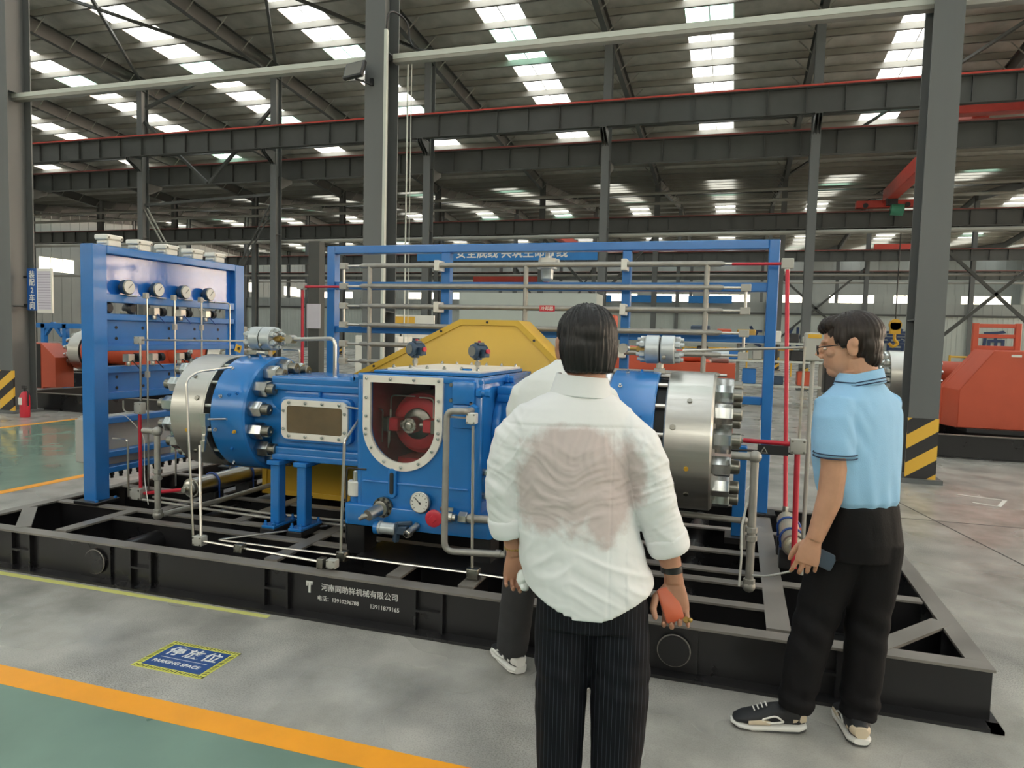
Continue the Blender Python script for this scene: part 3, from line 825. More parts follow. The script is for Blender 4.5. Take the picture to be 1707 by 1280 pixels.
            if detail:
                bolt = MB().hexn((0,0,0), (0,-1,0), .011, .01).cyl((0,-.009,0), (0,-.016,0), .006, n=8)
                sp = [(wx0+.06+.125*i, z) for i in range(4) for z in (wz0+.02, wz1-.02)] + [(x, ZA+z_) for x in (wx0+.02, wx1-.02) for z_ in (-.06,.06)]
                repeat('hatch_bolt', bolt, M['nut'], dp, (0,0,0), [((x+dx, yf-.062+dy, z+dz), (0,.3*i,0)) for i, (x, z) in enumerate(sp)])
    return cp
M['hatch'] = pm('hatch_glass_dark', (104,84,60), .05, spec=.9, var=.25, vs=5)
compressor('diaphragm_compressor', 'large blue compressor with steel end discs and a U-shaped window on the near skid', (0,0,0), M['blue'])

# support posts under the left head
for x, lab in ((-2.905,'blue bolted support post under the left compressor head, the one further from the U window'), (-2.70,'blue bolted support post under the compressor, the one nearer the U window')):
    t = thing('support_post', lab, 'support post', (x, 4.05, .25), 'support posts under the compressor')
    MB().box(x-.055, x+.055, 3.93, 4.2, .25, .285).build('pad', M['black'], t, bevel=.004)
    MB().box(x-.05, x+.05, 3.94, 4.19, .285, .303).build('foot_plate', M['blue'], t, bevel=.003)
    mb = MB().box(x-.045, x+.045, 4.0, 4.012, .303, .72).box(x-.045, x+.045, 4.13, 4.142, .303, .72).box(x-.006, x+.006, 4.012, 4.13, .303, .72)
    mb = MB().box(x-.034, x+.034, 4.01, 4.09, .303, .70)
    mb.build('post', M['blue'], t, bevel=.006)
    MB().box(x-.05, x+.05, 3.99, 4.2, .70, .729).build('head_plate', M['blue'], t, bevel=.004)
    bolt = MB().hexn((0,0,0), (0,0,1), .014, .014).cyl((0,0,.014), (0,0,.03), .008, n=8)
    repeat('anchor_bolt', bolt, M['blue'], t, (0,0,0), [((x+a, y, .303), None) for a in (-.032,.032) for y in (3.96, 4.17)])
# right head post
t = thing('support_post', 'blue support post standing behind the right compressor head nuts', 'support post', (.06, 5.0, .25))
MB().box(-.02,.14,4.9,5.1,.25,.29).build('pad', M['black'], t); MB().box(.02,.1,4.96,5.04,.29,.9).build('post', M['blue'], t, bevel=.004)

# belt guard
t = thing('belt_guard', 'yellow sheet metal belt guard with sloping sides, behind the blue crankcase', 'machine guard', (-2.3, 4.95, .25))
poly = [(-3.66,.262),(-3.66,.86),(-1.95,1.71),(-1.5,1.71),(-.95,1.2),(-.95,.262)]
inner = [(-3.62,.30),(-3.62,.84),(-1.935,1.67),(-1.515,1.67),(-.99,1.18),(-.99,.30)]
MB().prism(poly, 'y', 4.9, 5.2).build('casing', M['yellow'], t, bevel=.006, segs=2)
mb = MB(); holed(mb, poly, [(u,w) for u, w in inner], 4.89, 4.9005)
MB().merge(mb).build('rim_flange', M['yellow'], t, smooth=0)
scr = MB().hexn((0,0,0), (0,-1,0), .01, .008)
pts = []
for (a, b) in zip(poly, poly[1:]+poly[:1]):
    L = math.hypot(b[0]-a[0], b[1]-a[1]); k = max(1, int(L/.3))
    for i in range(k):
        u = (i+.5)/k; px_, pz_ = a[0]+(b[0]-a[0])*u, a[1]+(b[1]-a[1])*u
        cx_, cz_ = -2.2, .8; dd = math.hypot(cx_-px_, cz_-pz_)
        pts.append((px_+(cx_-px_)/dd*.02, pz_+(cz_-pz_)/dd*.02))
repeat('flange_screw', scr, M['dark'], t, (0,0,0), [((x, 4.89, z), None) for x, z in pts])
# ================================================================ gauge board on the left end
gb = thing('gauge_board', 'tall blue gauge board of posts, rails and plates at the left end of the skid', 'gauge board', (-4.61, 4.95, .25))
for y in (4.17, 5.74):
    p = MB().box(-4.67, -4.55, y-.065, y+.065, .25, 2.2).build('post', M['bluef'], gb, bevel=.006)
    MB().box(-4.72, -4.5, y-.11, y+.11, .25, .275).build('foot_plate', M['black'], p, bevel=.004)
    for dy in (-.085, .085): MB().hexn((-4.52, y+dy, .275), (0,0,1), .012, .014).build('anchor_bolt', M['bluef'], p)
MB().box(-4.67, -4.55, 4.235, 5.675, 2.14, 2.2).build('top_rail', M['bluef'], gb, bevel=.005)
for z0, z1 in ((1.775,1.84), (1.64,1.69), (1.405,1.45), (1.235,1.285), (1.03,1.085), (.845,.89), (.585,.63), (.465,.51)):
    MB().box(-4.65, -4.56, 4.235, 5.675, z0, z1).build('rail', M['bluef'], gb, bevel=.004)
M['bluegloss'] = pm('blue_glossy_panel', (30,100,186), .16, var=.03, bump=.10, bs=28, coat=.6)
for z0, z1, m in ((1.84,2.14,'bluegloss'), (1.45,1.64,'bluef'), (1.085,1.235,'bluef')):
    p = MB().box(-4.612, -4.604, 4.235, 5.675, z0, z1).build('plate', M[m], gb, smooth=0)
    if m == 'bluef':
        hole = MB().cyl((0,0,0), (.002,0,0), .013, n=12)
        repeat('mounting_hole', hole, M['gap'], p, (0,0,0), [((-4.604, y, z), None) for y in (4.36,4.62,4.9,5.2,5.5) for z in ((z0+z1)/2-.045, (z0+z1)/2+.04)], smooth=0)
gl = MB().hexn((0,0,0), (0,0,-1), .018, .03).cyl((0,0,-.03), (0,0,-.05), .013, n=10)
repeat('cable_gland', gl, M['blackp'], gb, (0,0,0), [((-4.6, 4.3+.085*i, .465), None) for i in range(15)])
ordn = ['nearest the front post', 'second from the front post', 'third from the front post', 'fourth from the front post', 'nearest the rear post']
for i, y in enumerate((4.41, 4.71, 5.01, 5.31)):
    t = thing('pressure_gauge', 'round pressure gauge on the blue gauge board, ' + (ordn[i] if i < 3 else 'farthest from the front post'), 'gauge', (-4.56, y, 1.9), 'pressure gauges on the gauge board')
    MB().lathe((-4.6, y, 1.9), (1,0,0), [(0,.03),(.03,.03),(.032,.056),(.075,.058),(.082,.052)], n=28).build('case', M['stud'], t)
    MB().cyl((-4.5185, y, 1.9), (-4.5165, y, 1.9), .05, n=28).build('dial', M['gaugef'], t, smooth=0)
    MB().bar((-4.5155,y-.01,1.89), (-4.5155,y+.025,1.925), .004, .002, (1,0,0)).build('needle', M['dark'], t, smooth=0)
    MB().tube([(-4.54,y,1.85),(-4.54,y,1.835),(-4.54,y+.09,1.835)], .007, 8, .01).hexn((-4.54,y,1.86), (0,0,-1), .012, .02).build('stem', M['stain'], t)
for i, y in enumerate((4.31, 4.60, 4.89, 5.19, 5.47)):
    t = thing('junction_box', 'pale cast junction box on top of the gauge board, ' + ordn[i], 'junction box', (-4.61, y, 2.2), 'junction boxes on the gauge board')
    MB().box(-4.67, -4.55, y-.06, y+.06, 2.2, 2.245).box(-4.655, -4.565, y-.075, y+.075, 2.215, 2.235).build('body', M['white'], t, bevel=.006)
    MB().box(-4.675, -4.545, y-.078, y+.078, 2.247, 2.285).build('lid', M['white'], t, bevel=.008)
    for sy in (-1, 1): MB().hexn((-4.546,y+sy*.06,2.262), (1,0,0), .008, .008).build('lid_screw', M['stud'], t)
vl = ['the one nearest the front post', 'the middle one of three', 'the one nearest the rear post']
for row, (z, lst, txt) in enumerate(((1.70, (4.68,4.97,5.27), 'needle valve with a lever high on the gauge board, '), (1.33, (4.42,4.66,4.95), 'needle valve half way up the gauge board, '))):
    for i, y in enumerate(lst):
        t = thing('needle_valve', txt + vl[i], 'valve', (-4.55, y, z-.01), 'needle valves on the gauge board')
        MB().box(-4.56, -4.5, y-.045, y+.015, z-.01, z+.05).hexn((-4.53, y-.015, z-.045), (0,0,1), .018, .04).build('body', M['stain'], t, bevel=.005)
        MB().lathe((-4.53, y+.015, z+.02), (0,1,0), [(0,.014),(.03,.014),(.032,.036),(.07,.036),(.075,.03)], n=14).build('handwheel', M['blackp'], t)
        MB().bar((-4.5,y-.01,z+.0), (-4.46,y+.03,z-.07), .016, .008).build('lever', M['bulb'] if row == 0 else M['blackp'], t, bevel=.003)
for i, y in enumerate((4.28, 4.5)):
    t = thing('pressure_regulator', 'dark round regulator behind a gap in the gauge board, ' + ('against the front post' if i == 0 else 'farther from the front post'), 'regulator', (-4.64, y, 1.69))
    MB().lathe((-4.66, y, 1.735), (1,0,0), [(0,.03),(.02,.044),(.07,.044),(.085,.03)], n=20).build('bonnet', M['dark'], t)
    MB().box(-4.66,-4.6,y-.05,y+.03,1.69,1.715).cyl((-4.62,y,1.77),(-4.62,y,1.82),.012).build('body', M['stud'], t, bevel=.004)
t = thing('electrical_cabinet', 'grey steel cabinet with a round handle, hung behind the gauge board', 'cabinet', (-4.83, 4.75, .46))
MB().box(-4.98, -4.68, 4.33, 5.0, .5, .86).build('body', M['grey'], t, bevel=.006)
MB().box(-4.98, -4.68, 4.31, 4.33, .51, .85).build('door', M['grey'], t, bevel=.004)
MB().lathe((-4.98, 4.4, .68), (-1,0,0), [(0,.03),(.03,.05),(.05,.045),(.06,.02)], n=18).build('handle', M['valve'], t)
for y in (4.4, 4.9): MB().box(-4.9,-4.86,y-.02,y+.02,.25,.5).build('leg', M['dark'], t)

# ---- impulse tubing on the board
def tubing(label, pts, r=.008, bend=.03, mat='stain', name='tubing_line', group=None, ends=True):
    t = MB().tube(pts, r, 8, bend).build(name, M[mat])
    return tag(t, label, 'tubing', group)
def block(label, c, d, mat='grey', name='tubing_block', cat='fitting'):
    t = thing(name, label, cat, (c[0], c[1], c[2]-d[2]/2))
    MB().cbox(c, d).build('body', M[mat], t, bevel=min(d)*.1, segs=2)
    bolt = MB().hexn((0,0,0), (0,-1,0), min(d)*.1, min(d)*.06)
    repeat('bolt', bolt, M['stud'], t, (0,0,0), [((c[0]+i*d[0]*.36, c[1]-d[1]/2, c[2]+j*d[2]*.36), None) for i in (-1,1) for j in (-1,1)])
    return t
for i, (y, zt, lab) in enumerate(((4.5,1.83,'nearest the front post'), (4.79,1.83,'second from the front'), (5.1,1.83,'third from the front'))):
    tubing('thin vertical steel tube down the face of the gauge board, ' + lab, [(-4.44,y,zt),(-4.44,y,.27)], .007, 0)
    tag(MB().cbox((-4.45,y,zt+.01), (.035,.035,.045)).build('tube_fitting', M['grey'], bevel=.003), 'small square fitting at the top of a gauge tube, ' + lab, 'fitting')
    tag(MB().cbox((-4.44,y,1.22 if i==0 else 1.6), (.03,.03,.05)).build('tube_fitting', M['grey'], bevel=.003), 'small square fitting part way down a gauge tube, ' + lab, 'fitting')
tubing('bent steel tube hooking down beside the gauge farthest from the front post', [(-4.5,5.33,1.83),(-4.44,5.46,1.83),(-4.44,5.46,.27)], .007)
t = block('square tubing block at the corner of the long tube before the gauge board', (-4.38,4.36,1.49), (.06,.05,.06))
tubing('long level steel tube from the gauge board corner block to the left check valve', [(-4.35,4.36,1.495),(-3.3,4.3,1.515)], .007, 0)
tubing('vertical steel tube under the corner block before the gauge board', [(-4.4,4.39,1.46),(-4.4,4.39,1.02)], .008, 0)
block('square grey block joining the steel tube to the red pipe before the gauge board', (-4.4,4.38,.965), (.07,.05,.09))
tag(MB().cyl((-4.4,4.38,.92), (-4.4,4.38,.34), .0135, n=12).build('red_pipe', M['red']), 'vertical red pipe in front of the gauge board', 'pipe')
block('grey block on the skid at the foot of the left red pipe', (-4.41,4.37,.295), (.11,.08,.09))
tag(MB().cyl((-4.35,4.37,.30), (-3.84,4.26,.40), .014, n=12).build('red_pipe', M['red']), 'sloping red pipe from the floor block to the left steel cylinder', 'pipe')
tubing('thin white wire looping down beside the left red pipe', [(-4.58,4.3,.9),(-4.5,4.32,.92),(-4.46,4.36,.86),(-4.38,4.4,.75),(-4.36,4.38,.4),(-4.15,4.2,.27)], .003, .06, 'white', 'signal_wire')
tubing('short steel tube bending over at the foot of the front board post', [(-4.62,4.33,.72),(-4.47,4.33,.72),(-4.47,4.33,.27)], .008)
tubing('pair of curved steel tubes at the block above the left red pipe', [(-4.52,4.34,1.02),(-4.52,4.34,.93),(-4.44,4.37,.93)], .006, .04)

# ---- left riser pipe with its floor elbow, and the mirrored one on the right
def riser(label, x, y, ztop, side, mat='galv'):
    t = thing('riser_pipe', label, 'pipe', (x, y, .26))
    MB().tube([(x-side*.12,y,ztop),(x,y,ztop),(x,y,.3)], .021, 12, .04).build('pipe', M[mat], t)
    for z in (.62, .575, .34): MB().hexn((x,y,z), (0,0,-1), .031, .03, n=8).build('coupling', M[mat], t)
    for z in (ztop, .30): MB().sph((x,y,z), .034, 14, 10).build('elbow', M[mat], t)
    return t
riser('grey riser pipe in front of the left steel head cover, standing in a floor elbow', -3.77, 3.9, .88, 1)
riser('grey riser pipe with couplings in front of the right head nuts', .12, 3.93, .995, 1)
tag(MB().tube([(-3.75,3.92,.3),(-3.62,4.3,.32),(-3.5,5.2,.36)], .02, 10, .05).build('floor_pipe', M['galv']), 'steel pipe running back along the skid from the left floor elbow', 'pipe')
t = tubing('thin white cable taped along the right riser pipe', [(.09,3.92,.75),(.07,3.91,.62),(.075,3.9,.45),(.07,3.91,.3)], .006, .02, 'white', 'signal_wire')
tubing('white cord curving from the right riser foot to the phone', [(.13,3.93,.36),(.2,3.75,.42),(.3,3.62,.5)], .005, .08, 'white', 'signal_wire')

# ---- horizontal steel cylinders with blue clamps
def cylinder(label, x, y0, y1, z, r, mat):
    t = thing('accumulator', label, 'cylinder', (x, (y0+y1)/2, .25))
    MB().lathe((x,y0,z), (0,1,0), [(0,r*.35),(.01,r*.75),(.04,r*.98),(.06,r),(y1-y0-.06,r),(y1-y0-.03,r*.9),(y1-y0,r*.4)], n=28).build('shell', M[mat], t)
    MB().lathe((x,y0+.03,z),(0,1,0),[(0,r*1.06),(.015,r*1.06)],n=28).build('end_ring', M['stain'], t)
    MB().lathe((x,y0+.01,z), (0,-1,0), [(0,r*.5),(.03,r*.5),(.032,r*.3),(.06,r*.3)], n=16).build('end_fitting', M['stain'], t)
    for yy in (y0+(y1-y0)*.25, y0+(y1-y0)*.65):
        mb = MB()
        pts = [(x+(r+.006)*math.cos(a), yy, z+(r+.006)*math.sin(a)) for a in [PI*(-.12+1.24*i/16) for i in range(17)]]
        pts = [(pts[0][0], yy, .27)] + pts + [(pts[-1][0], yy, .27)]
        mb.tube(pts, .007, 8); mb.build('clamp', M['bulb'], t)
        MB().box(x-.07, x+.07, yy-.05, yy+.05, .25, z-r+.008).build('saddle', M['dark'], t, bevel=.004)
    return t
cylinder('bright steel cylinder with a blue clamp lying on the skid under the left head', -3.82, 4.24, 5.25, .41, .068, 'stain')
M['ribbed'] = pm('pale_ribbed_cylinder', (196,190,168), .35, .3, var=.12, vs=10)
cylinder('pale cylinder with two blue clamps beside the red pipes at the right', .37, 4.35, 5.05, .42, .062, 'ribbed')
MB().cbox((.43,4.62,.43), (.012,.18,.045)).build('orange_label', M['orange'], bpy.data.objects['accumulator.001'])

# ================================================================ blue pipe rack at the back
rk = thing('pipe_rack', 'blue square-tube rack behind the yellow guard, holding rows of grey pipes', 'rack', (-1.7, 5.85, .25))
for x0, x1 in ((-3.64,-3.56), (.205,.285)):
    MB().box(x0, x1, 5.8, 5.9, .25, 2.38).build('post', M['bluef'], rk, bevel=.005)
for x0, x1 in ((-2.5,-2.42), (-.91,-.84)):
    MB().box(x0, x1, 5.81, 5.89, .25, 2.31).build('post', M['bluef'], rk, bevel=.005)
MB().box(-3.56, .205, 5.8, 5.9, 2.31, 2.38).build('top_rail', M['bluef'], rk, bevel=.005)
for z0, z1 in ((1.985,2.055), (1.59,1.65), (1.11,1.17)):
    MB().box(-3.56, .205, 5.82, 5.88, z0, z1).build('rail', M['bluef'], rk, bevel=.004)
for x in (-3.6, .245):
    p = MB().box(x-.1, x+.1, 5.75, 5.95, .25, .275).build('foot_plate', M['black'], rk, bevel=.004)
t = thing('pipe_bank', 'six level grey pipes joined by upright pipes, clamped to the blue rack', 'pipes', (-1.7, 5.7, 1.33))
PZ = [2.185, 2.005, 1.83, 1.66, 1.49, 1.335]
for i, z in enumerate(PZ):
    p = MB().lathe((-3.24,5.7,z+.002), (1,0,0), [(0,.012),(.03,.022),(3.1,.022),(3.13,.012)], n=14).build('pipe', M['galv'], t)
    [MB().cyl((a,5.7,z), (b_,5.7,z), .011, n=10).build('pipe_end', M['stain'], p) for a, b_ in ((-3.36,-3.24), (-.14, .02 if 0<i<5 else -.06))]
for x in (-3.14, -1.69, -.24): MB().cyl((x,5.7,1.3), (x,5.7,2.2), .02, n=14).build('upright_pipe', M['galv'], t)
for z in PZ: MB().cbox((-3.4,5.7,z), (.065,.06,.055)).build('end_block', M['grey'], t, bevel=.004)
for a, b in ((0,1), (2,3), (4,5)): MB().cyl((-3.4,5.7,PZ[a]), (-3.4,5.7,PZ[b]), .012, n=10).build('link_tube', M['stain'], t)
for a, b in ((1,2), (3,4)):
    for z in (PZ[a], PZ[b]): MB().cbox((.05,5.7,z), (.075,.06,.055)).build('end_block', M['grey'], t, bevel=.004)
    MB().cyl((.05,5.7,PZ[a]), (.05,5.7,PZ[b]), .012, n=10).build('link_tube', M['stain'], t)
for x in (-2.49, -.88):
    for z in (PZ[0], PZ[2], PZ[4]): MB().box(x-.02, x+.025, 5.672, 5.81, z-.045, z+.045).build('clamp', M['white'], t, bevel=.004)
sg = MB().box(-1.56,-1.43,5.675,5.678,1.805,1.855).build('pipe_sign', M['red'])
tag(sg, 'small red sign with white writing on the third pipe of the rack', 'sign')
text('冷却器', .036, (-1.55, 5.674, 1.817), (1,0,0), (0,0,1), M['lett'], 'sign_lettering', sg)
# red pipes at both ends of the rack
t = thing('red_pipe', 'red pipe leaving the rack at the left and dropping behind the compressor', 'pipe', (-3.84,5.7,.26))
MB().cyl((-3.42,5.7,2.0), (-3.8,5.7,2.0), .011, n=10).cyl((-3.83,5.7,1.97), (-3.83,5.7,.27), .014, n=12).build('pipe', M['red'], t)
MB().cbox((-3.84,5.7,2.005), (.075,.06,.06)).build('elbow_block', M['grey'], t, bevel=.004)
t = thing('red_pipe', 'red pipe from the top right of the rack, dropping to the pale cylinder', 'pipe', (.33,5.25,.5))
MB().cyl((-.06,5.7,2.185), (.3,5.7,2.185), .011, n=10).build('pipe', M['red'], t)
MB().limb([(.33,5.68,2.14),(.335,5.4,1.4),(.345,5.1,.5)], .014, 12).build('pipe', M['red'], t) if False else MB().cyl((.335,5.68,2.15), (.36,5.02,.48), .0145, n=12).build('pipe', M['red'], t)
MB().cbox((.335,5.69,2.185), (.085,.06,.075)).build('elbow_block', M['grey'], t, bevel=.004)
[MB().hexn(p_, d_, .021, .04).build('end_nut', M['stain'], t) for p_, d_ in (((.335,5.68,2.15),(0,0,-1)), ((.36,5.02,.47),(0,0,1)))]
t = thing('red_pipe', 'short level red pipe from the right head to the grey box', 'pipe', (.2,4.3,1.02))
MB().cyl((.06,4.26,1.035), (.31,4.27,1.03), .013, n=12).build('pipe', M['red'], t)
MB().hexn((.0,4.26,1.035), (1,0,0), .016, .06).build('end_nut', M['stain'], t)
t = thing('warning_plate', 'small dark warning plate with a triangle hung under the short red pipe', 'sign', (.22,4.25,.98))
MB().box(.14,.305,4.243,4.247,.965,1.02).build('plate', M['dark'], t, smooth=0)
MB().prism([(.155,.972),(.197,.972),(.176,1.01)], 'y', 4.241, 4.2435).build('triangle', M['grey'], t, smooth=0)
MB().prism([(.162,.976),(.19,.976),(.176,1.001)], 'y', 4.240, 4.2425).build('triangle_core', M['dark'], t, smooth=0)
tubing('thin dark tube below the warning plate', [(0,4.2,.985),(.16,4.26,.98),(.33,4.27,.975)], .006, 0, 'dark')
block('square grey box at the joint of the right red pipes', (.355,4.28,1.02), (.085,.07,.085))
tag(MB().cyl((.355,4.28,.975), (.36,4.2,.34), .0155, n=12).build('red_pipe', M['red']), 'vertical red pipe under the grey box at the right', 'pipe')
tubing('thin steel tube rising from the grey box to the terminal box', [(.36,4.28,1.06),(.365,4.28,1.58)], .007, 0)
t = thing('terminal_box', 'grey terminal box with a yellow label, before the face of the person in blue', 'terminal box', (.42,4.4,.25))
MB().box(.37,.5,4.35,4.44,1.5,1.66).build('body', M['grey'], t, bevel=.006)
MB().cbox((.42,4.348,1.64), (.07,.003,.022)).build('label_plate', M['cyellow'], t, smooth=0)
MB().cyl((.42,4.4,.25), (.42,4.4,1.5), .012, n=10).build('post', M['grey'], t)
tubing('long level steel tube from the right check valve to the terminal box', [(-.3,4.3,1.535),(.37,4.38,1.575)], .008, 0)

# junction box hung on the rack
t = thing('rack_junction_box', 'pale cast junction box with a clear cup under the top rail of the rack', 'junction box', (-1.57,5.86,2.05))
MB().lathe((-1.57,5.93,2.31), (0,0,-1), [(0,.02),(.04,.02),(.045,.075),(.1,.08),(.12,.08)], n=24).build('body', M['white'], t)
MB().cyl((-1.5,5.93,2.24), (-1.47,5.93,2.24), .02, n=12).build('gland', M['white'], t)
MB().lathe((-1.57,5.93,2.19), (0,0,-1), [(0,.085),(.015,.085),(.016,.055),(.1,.052),(.12,.035)], n=20).build('cup', M['valve'], t)

# ================================================================ flanged check valves on the heads
def check_valve(label, cx_, cy_, cz_, side):
    t = thing('check_valve', label, 'check valve', (cx_, cy_, cz_-.12))
    mb = MB().lathe((cx_-.085,cy_,cz_), (1,0,0), [(0,.078),(.006,.084),(.076,.084),(.082,.078)], n=36)
    mb.build('flange', M['valve'], t)
    MB().cyl((cx_-.004,cy_,cz_), (cx_+.006,cy_,cz_), .072, n=30).build('gasket', M['gap'], t)
    MB().lathe((cx_+.005,cy_,cz_), (1,0,0), [(0,.078),(.006,.084),(.076,.084),(.082,.078)], n=36).build('flange', M['valve'], t)
    bolt = MB().hexn((.087,0,0), (1,0,0), .02, .03).cyl((.117,0,0), (.135,0,0), .011, n=10)
    repeat('bolt', bolt, M['valve'], t, (0,0,0), [((cx_, cy_+.058*math.cos(a), cz_+.058*math.sin(a)), (0,0,r_)) for r_ in (0, PI) for a in [PI/6+PI/3*i for i in range(6)]])
    MB().cyl((cx_,cy_,cz_-.08), (cx_,cy_,1.40), .022, n=14).hexn((cx_,cy_,1.40), (0,0,1), .036, .03).build('neck', M['stain'], t)
    MB().hexn((cx_+.03,cy_-.084,cz_-.045), (0,-1,0), .014, .01).build('plug', M['stud'], t)
    MB().hexn((cx_+side*.08,cy_,cz_), (side,0,0), .024, .06).cyl((cx_+side*.1,cy_,cz_), (cx_+side*.2,cy_,cz_), .012, n=10).build('gland', M['brass'], t)
    MB().lathe((cx_+side*.22,cy_-.035,cz_), (0,1,0), [(0,.02),(0,.03),(.07,.03),(.07,.02)], n=18).cyl((cx_+side*.18,cy_,cz_), (cx_+side*.3,cy_,cz_), .014, n=10).build('sight_tee', M['stain'], t)
    return t
check_valve('pale two-flange check valve with a yellow tag, above the left compressor head', -3.2, 4.3, 1.535, 1)
check_valve('pale two-flange check valve above the right compressor head', -.43, 4.3, 1.54, -1)
t = MB().cbox((-3.36,4.22,1.46), (.05,.003,.05), Matrix.Rotation(.3,3,'Y')).build('tag_plate', M['cyellow'], bpy.data.objects['check_valve'], smooth=0)
MB().cbox((-3.355,4.218,1.46), (.02,.002,.02), Matrix.Rotation(.3,3,'Y')).build('tag_mark', M['dark'], t, smooth=0)
tubing('steel tube from the left check valve bending down into the distance piece', [(-2.95,4.3,1.535),(-2.63,4.3,1.55),(-2.63,4.3,1.29)], .0135, .05)
tubing('thin steel tube bending down behind the left head nuts', [(-3.1,4.38,1.46),(-2.98,4.4,1.46),(-2.98,4.4,1.37)], .007, .02)
t = thing('vent_fitting', 'small steel fitting lying between the left check valve and the head', 'fitting', (-3.25,4.3,1.41))
MB().hexn((-3.32,4.28,1.435), (1,0,0), .028, .08).cyl((-3.24,4.28,1.435), (-3.17,4.28,1.435), .02, n=12).build('body', M['stain'], t)
MB().hexn((-3.17,4.28,1.435), (1,0,0), .024, .03).build('nut', M['stain'], t)

# ---- transmitters on the lid
def transmitter(label, x, y):
    t = thing('pressure_transmitter', label, 'transmitter', (x, y, 1.39), 'transmitters on the crankcase lid')
    MB().cyl((x,y,1.39), (x,y,1.46), .012, n=12).hexn((x,y,1.41), (0,0,1), .018, .025).build('stem', M['stain'], t)
    R_ = Matrix.Translation((x,y,1.50)) @ Matrix.Rotation(-.45,4,'Z')
    mb = MB().lathe((0,-.05,0), (0,1,0), [(0,.036),(.012,.045),(.025,.045),(.027,.04),(.085,.04),(.087,.044),(.1,.044),(.105,.036)], n=26)
    mb.cyl((0,0,-.02), (0,0,-.055), .026, n=16); mb.cbox((.045,.01,-.012), (.05,.045,.05)).cbox((0,.01,.045), (.04,.05,.016)); mb.xf(R_)
    mb.build('housing', M['navy'], t, bevel=.002)
    MB().cyl((0,-.0515,0), (0,-.0525,0), .031, n=24).xf(R_).build('display', M['lens'], t, smooth=0)
    MB().lathe((.072,.01,0), (1,0,0), [(0,.01),(.0,.014),(.012,.014),(.012,.008)], n=12).xf(R_).build('cable_plug', M['red'], t)
    MB().hexn((0,.01,.053), (0,0,1), .009, .01).xf(R_).build('top_screw', M['red'], t)
transmitter('dark blue pressure transmitter on the crankcase lid, above the U window', -1.93, 4.1)
transmitter('dark blue pressure transmitter on the crankcase lid, near the person in the white T-shirt', -1.51, 4.1)

# ---- fittings on the crankcase front
t = thing('pressure_dial', 'white-faced round dial low on the front of the blue crankcase', 'gauge', (-1.72,3.77,.56))
MB().lathe((-1.725,3.8,.612), (0,-1,0), [(0,.02),(.02,.02),(.021,.06),(.045,.064),(.05,.058)], n=32).build('case', M['stain'], t)
MB().cyl((-1.725,3.7515,.612), (-1.725,3.7495,.612), .056, n=32).build('dial', M['gaugef'], t, smooth=0)
mb = MB()
for i in range(11):
    a = math.radians(225-27*i); mb.bar((-1.725+.042*math.cos(a),3.749,.612+.042*math.sin(a)), (-1.725+.05*math.cos(a),3.749,.612+.05*math.sin(a)), .004, .001, (0,1,0))
mb.build('dial_marks', M['dark'], t, smooth=0)
MB().bar((-1.715,3.748,.603), (-1.757,3.748,.643), .005, .001, (0,1,0)).lathe((-1.722,3.749,.609),(0,-1,0),[(0,.007),(.003,.006)],n=12).build('needle', M['dark'], t, smooth=0)
t = thing('flange_pump', 'round steel flange with a short capped pump, on the lower left of the blue crankcase', 'pump', (-1.97,3.72,.49))
MB().lathe((-1.975,3.79,.555), (0,-1,0), [(0,.062),(.02,.062),(.021,.045),(.05,.045),(.055,.03)], n=28).build('flange', M['stud'], t)
repeat('flange_hole', MB().cyl((0,0,0), (0,-.001,0), .009, n=12), M['gap'], t, (0,0,0), [((-1.975+.052*math.cos(a), 3.7695, .555+.052*math.sin(a)), None) for a in [2*PI*i/9 for i in range(9)]], smooth=0)
MB().cyl((-1.98,3.75,.55), (-2.01,3.66,.53), .036, .034, n=20).build('pump_body', M['stain'], t)
MB().cyl((-2.0,3.68,.53), (-2.055,3.67,.515), .016, n=12).cyl((-2.05,3.67,.515), (-2.07,3.668,.5), .012, n=10).build('outlet', M['galv'], t)
t = thing('oil_filter', 'pale blue filter with a dark T handle at the foot of the crankcase', 'valve', (-1.85,3.72,.38))
MB().lathe((-1.97,3.7,.455), (1,0,0), [(0,.03),(.01,.038),(.03,.038),(.031,.034),(.12,.034),(.125,.028)], n=22).build('canister', M['valve'], t)
MB().lathe((-1.985,3.7,.455), (1,0,0), [(0,.03),(.004,.04),(.03,.04)], n=22).build('end_cap', M['blue'], t)
MB().bar((-1.85,3.7,.38), (-1.83,3.69,.5), .035, .03).bar((-1.84,3.69,.49), (-1.74,3.69,.505), .02, .025).bar((-1.845,3.7,.455),(-1.77,3.7,.455),.045,.05).build('handle', M['navy'], t, bevel=.006)
MB().cyl((-1.74,3.76,.475), (-1.765,3.66,.44), .02, n=14).hexn((-1.755,3.69,.45), Vector((-.25,-1,-.35)), .026, .025).build('spigot', M['stain'], t)
MB().cyl((-1.766,3.657,.439), (-1.7665,3.655,.438), .012, n=12).build('spigot_mouth', M['gap'], t, smooth=0)
t = thing('oil_drain_pipe', 'bent grey pipe down the right of the U window, running back level at the bottom', 'pipe', (-1.45,3.62,.35))
MB().tube([(-1.4,3.74,1.175),(-1.4,3.6,1.18),(-1.5,3.6,1.18),(-1.5,3.6,.395),(-1.0,3.62,.42)], .0185, 14, .06, 7).tube([(-1.14,3.61,.41),(-1.14,3.61,.55)], .016, 12).build('pipe', M['galv'], t)
MB().hexn((-1.4,3.76,1.175), (0,-1,0), .034, .04).build('union_nut', M['blue'], t)
MB().lathe((-1.2,3.612,.412), (1,0,0), [(0,.022),(.03,.022)], n=14).lathe((-1.08,3.616,.416), (1,0,0), [(0,.022),(.03,.022)], n=14).build('socket', M['galv'], t)
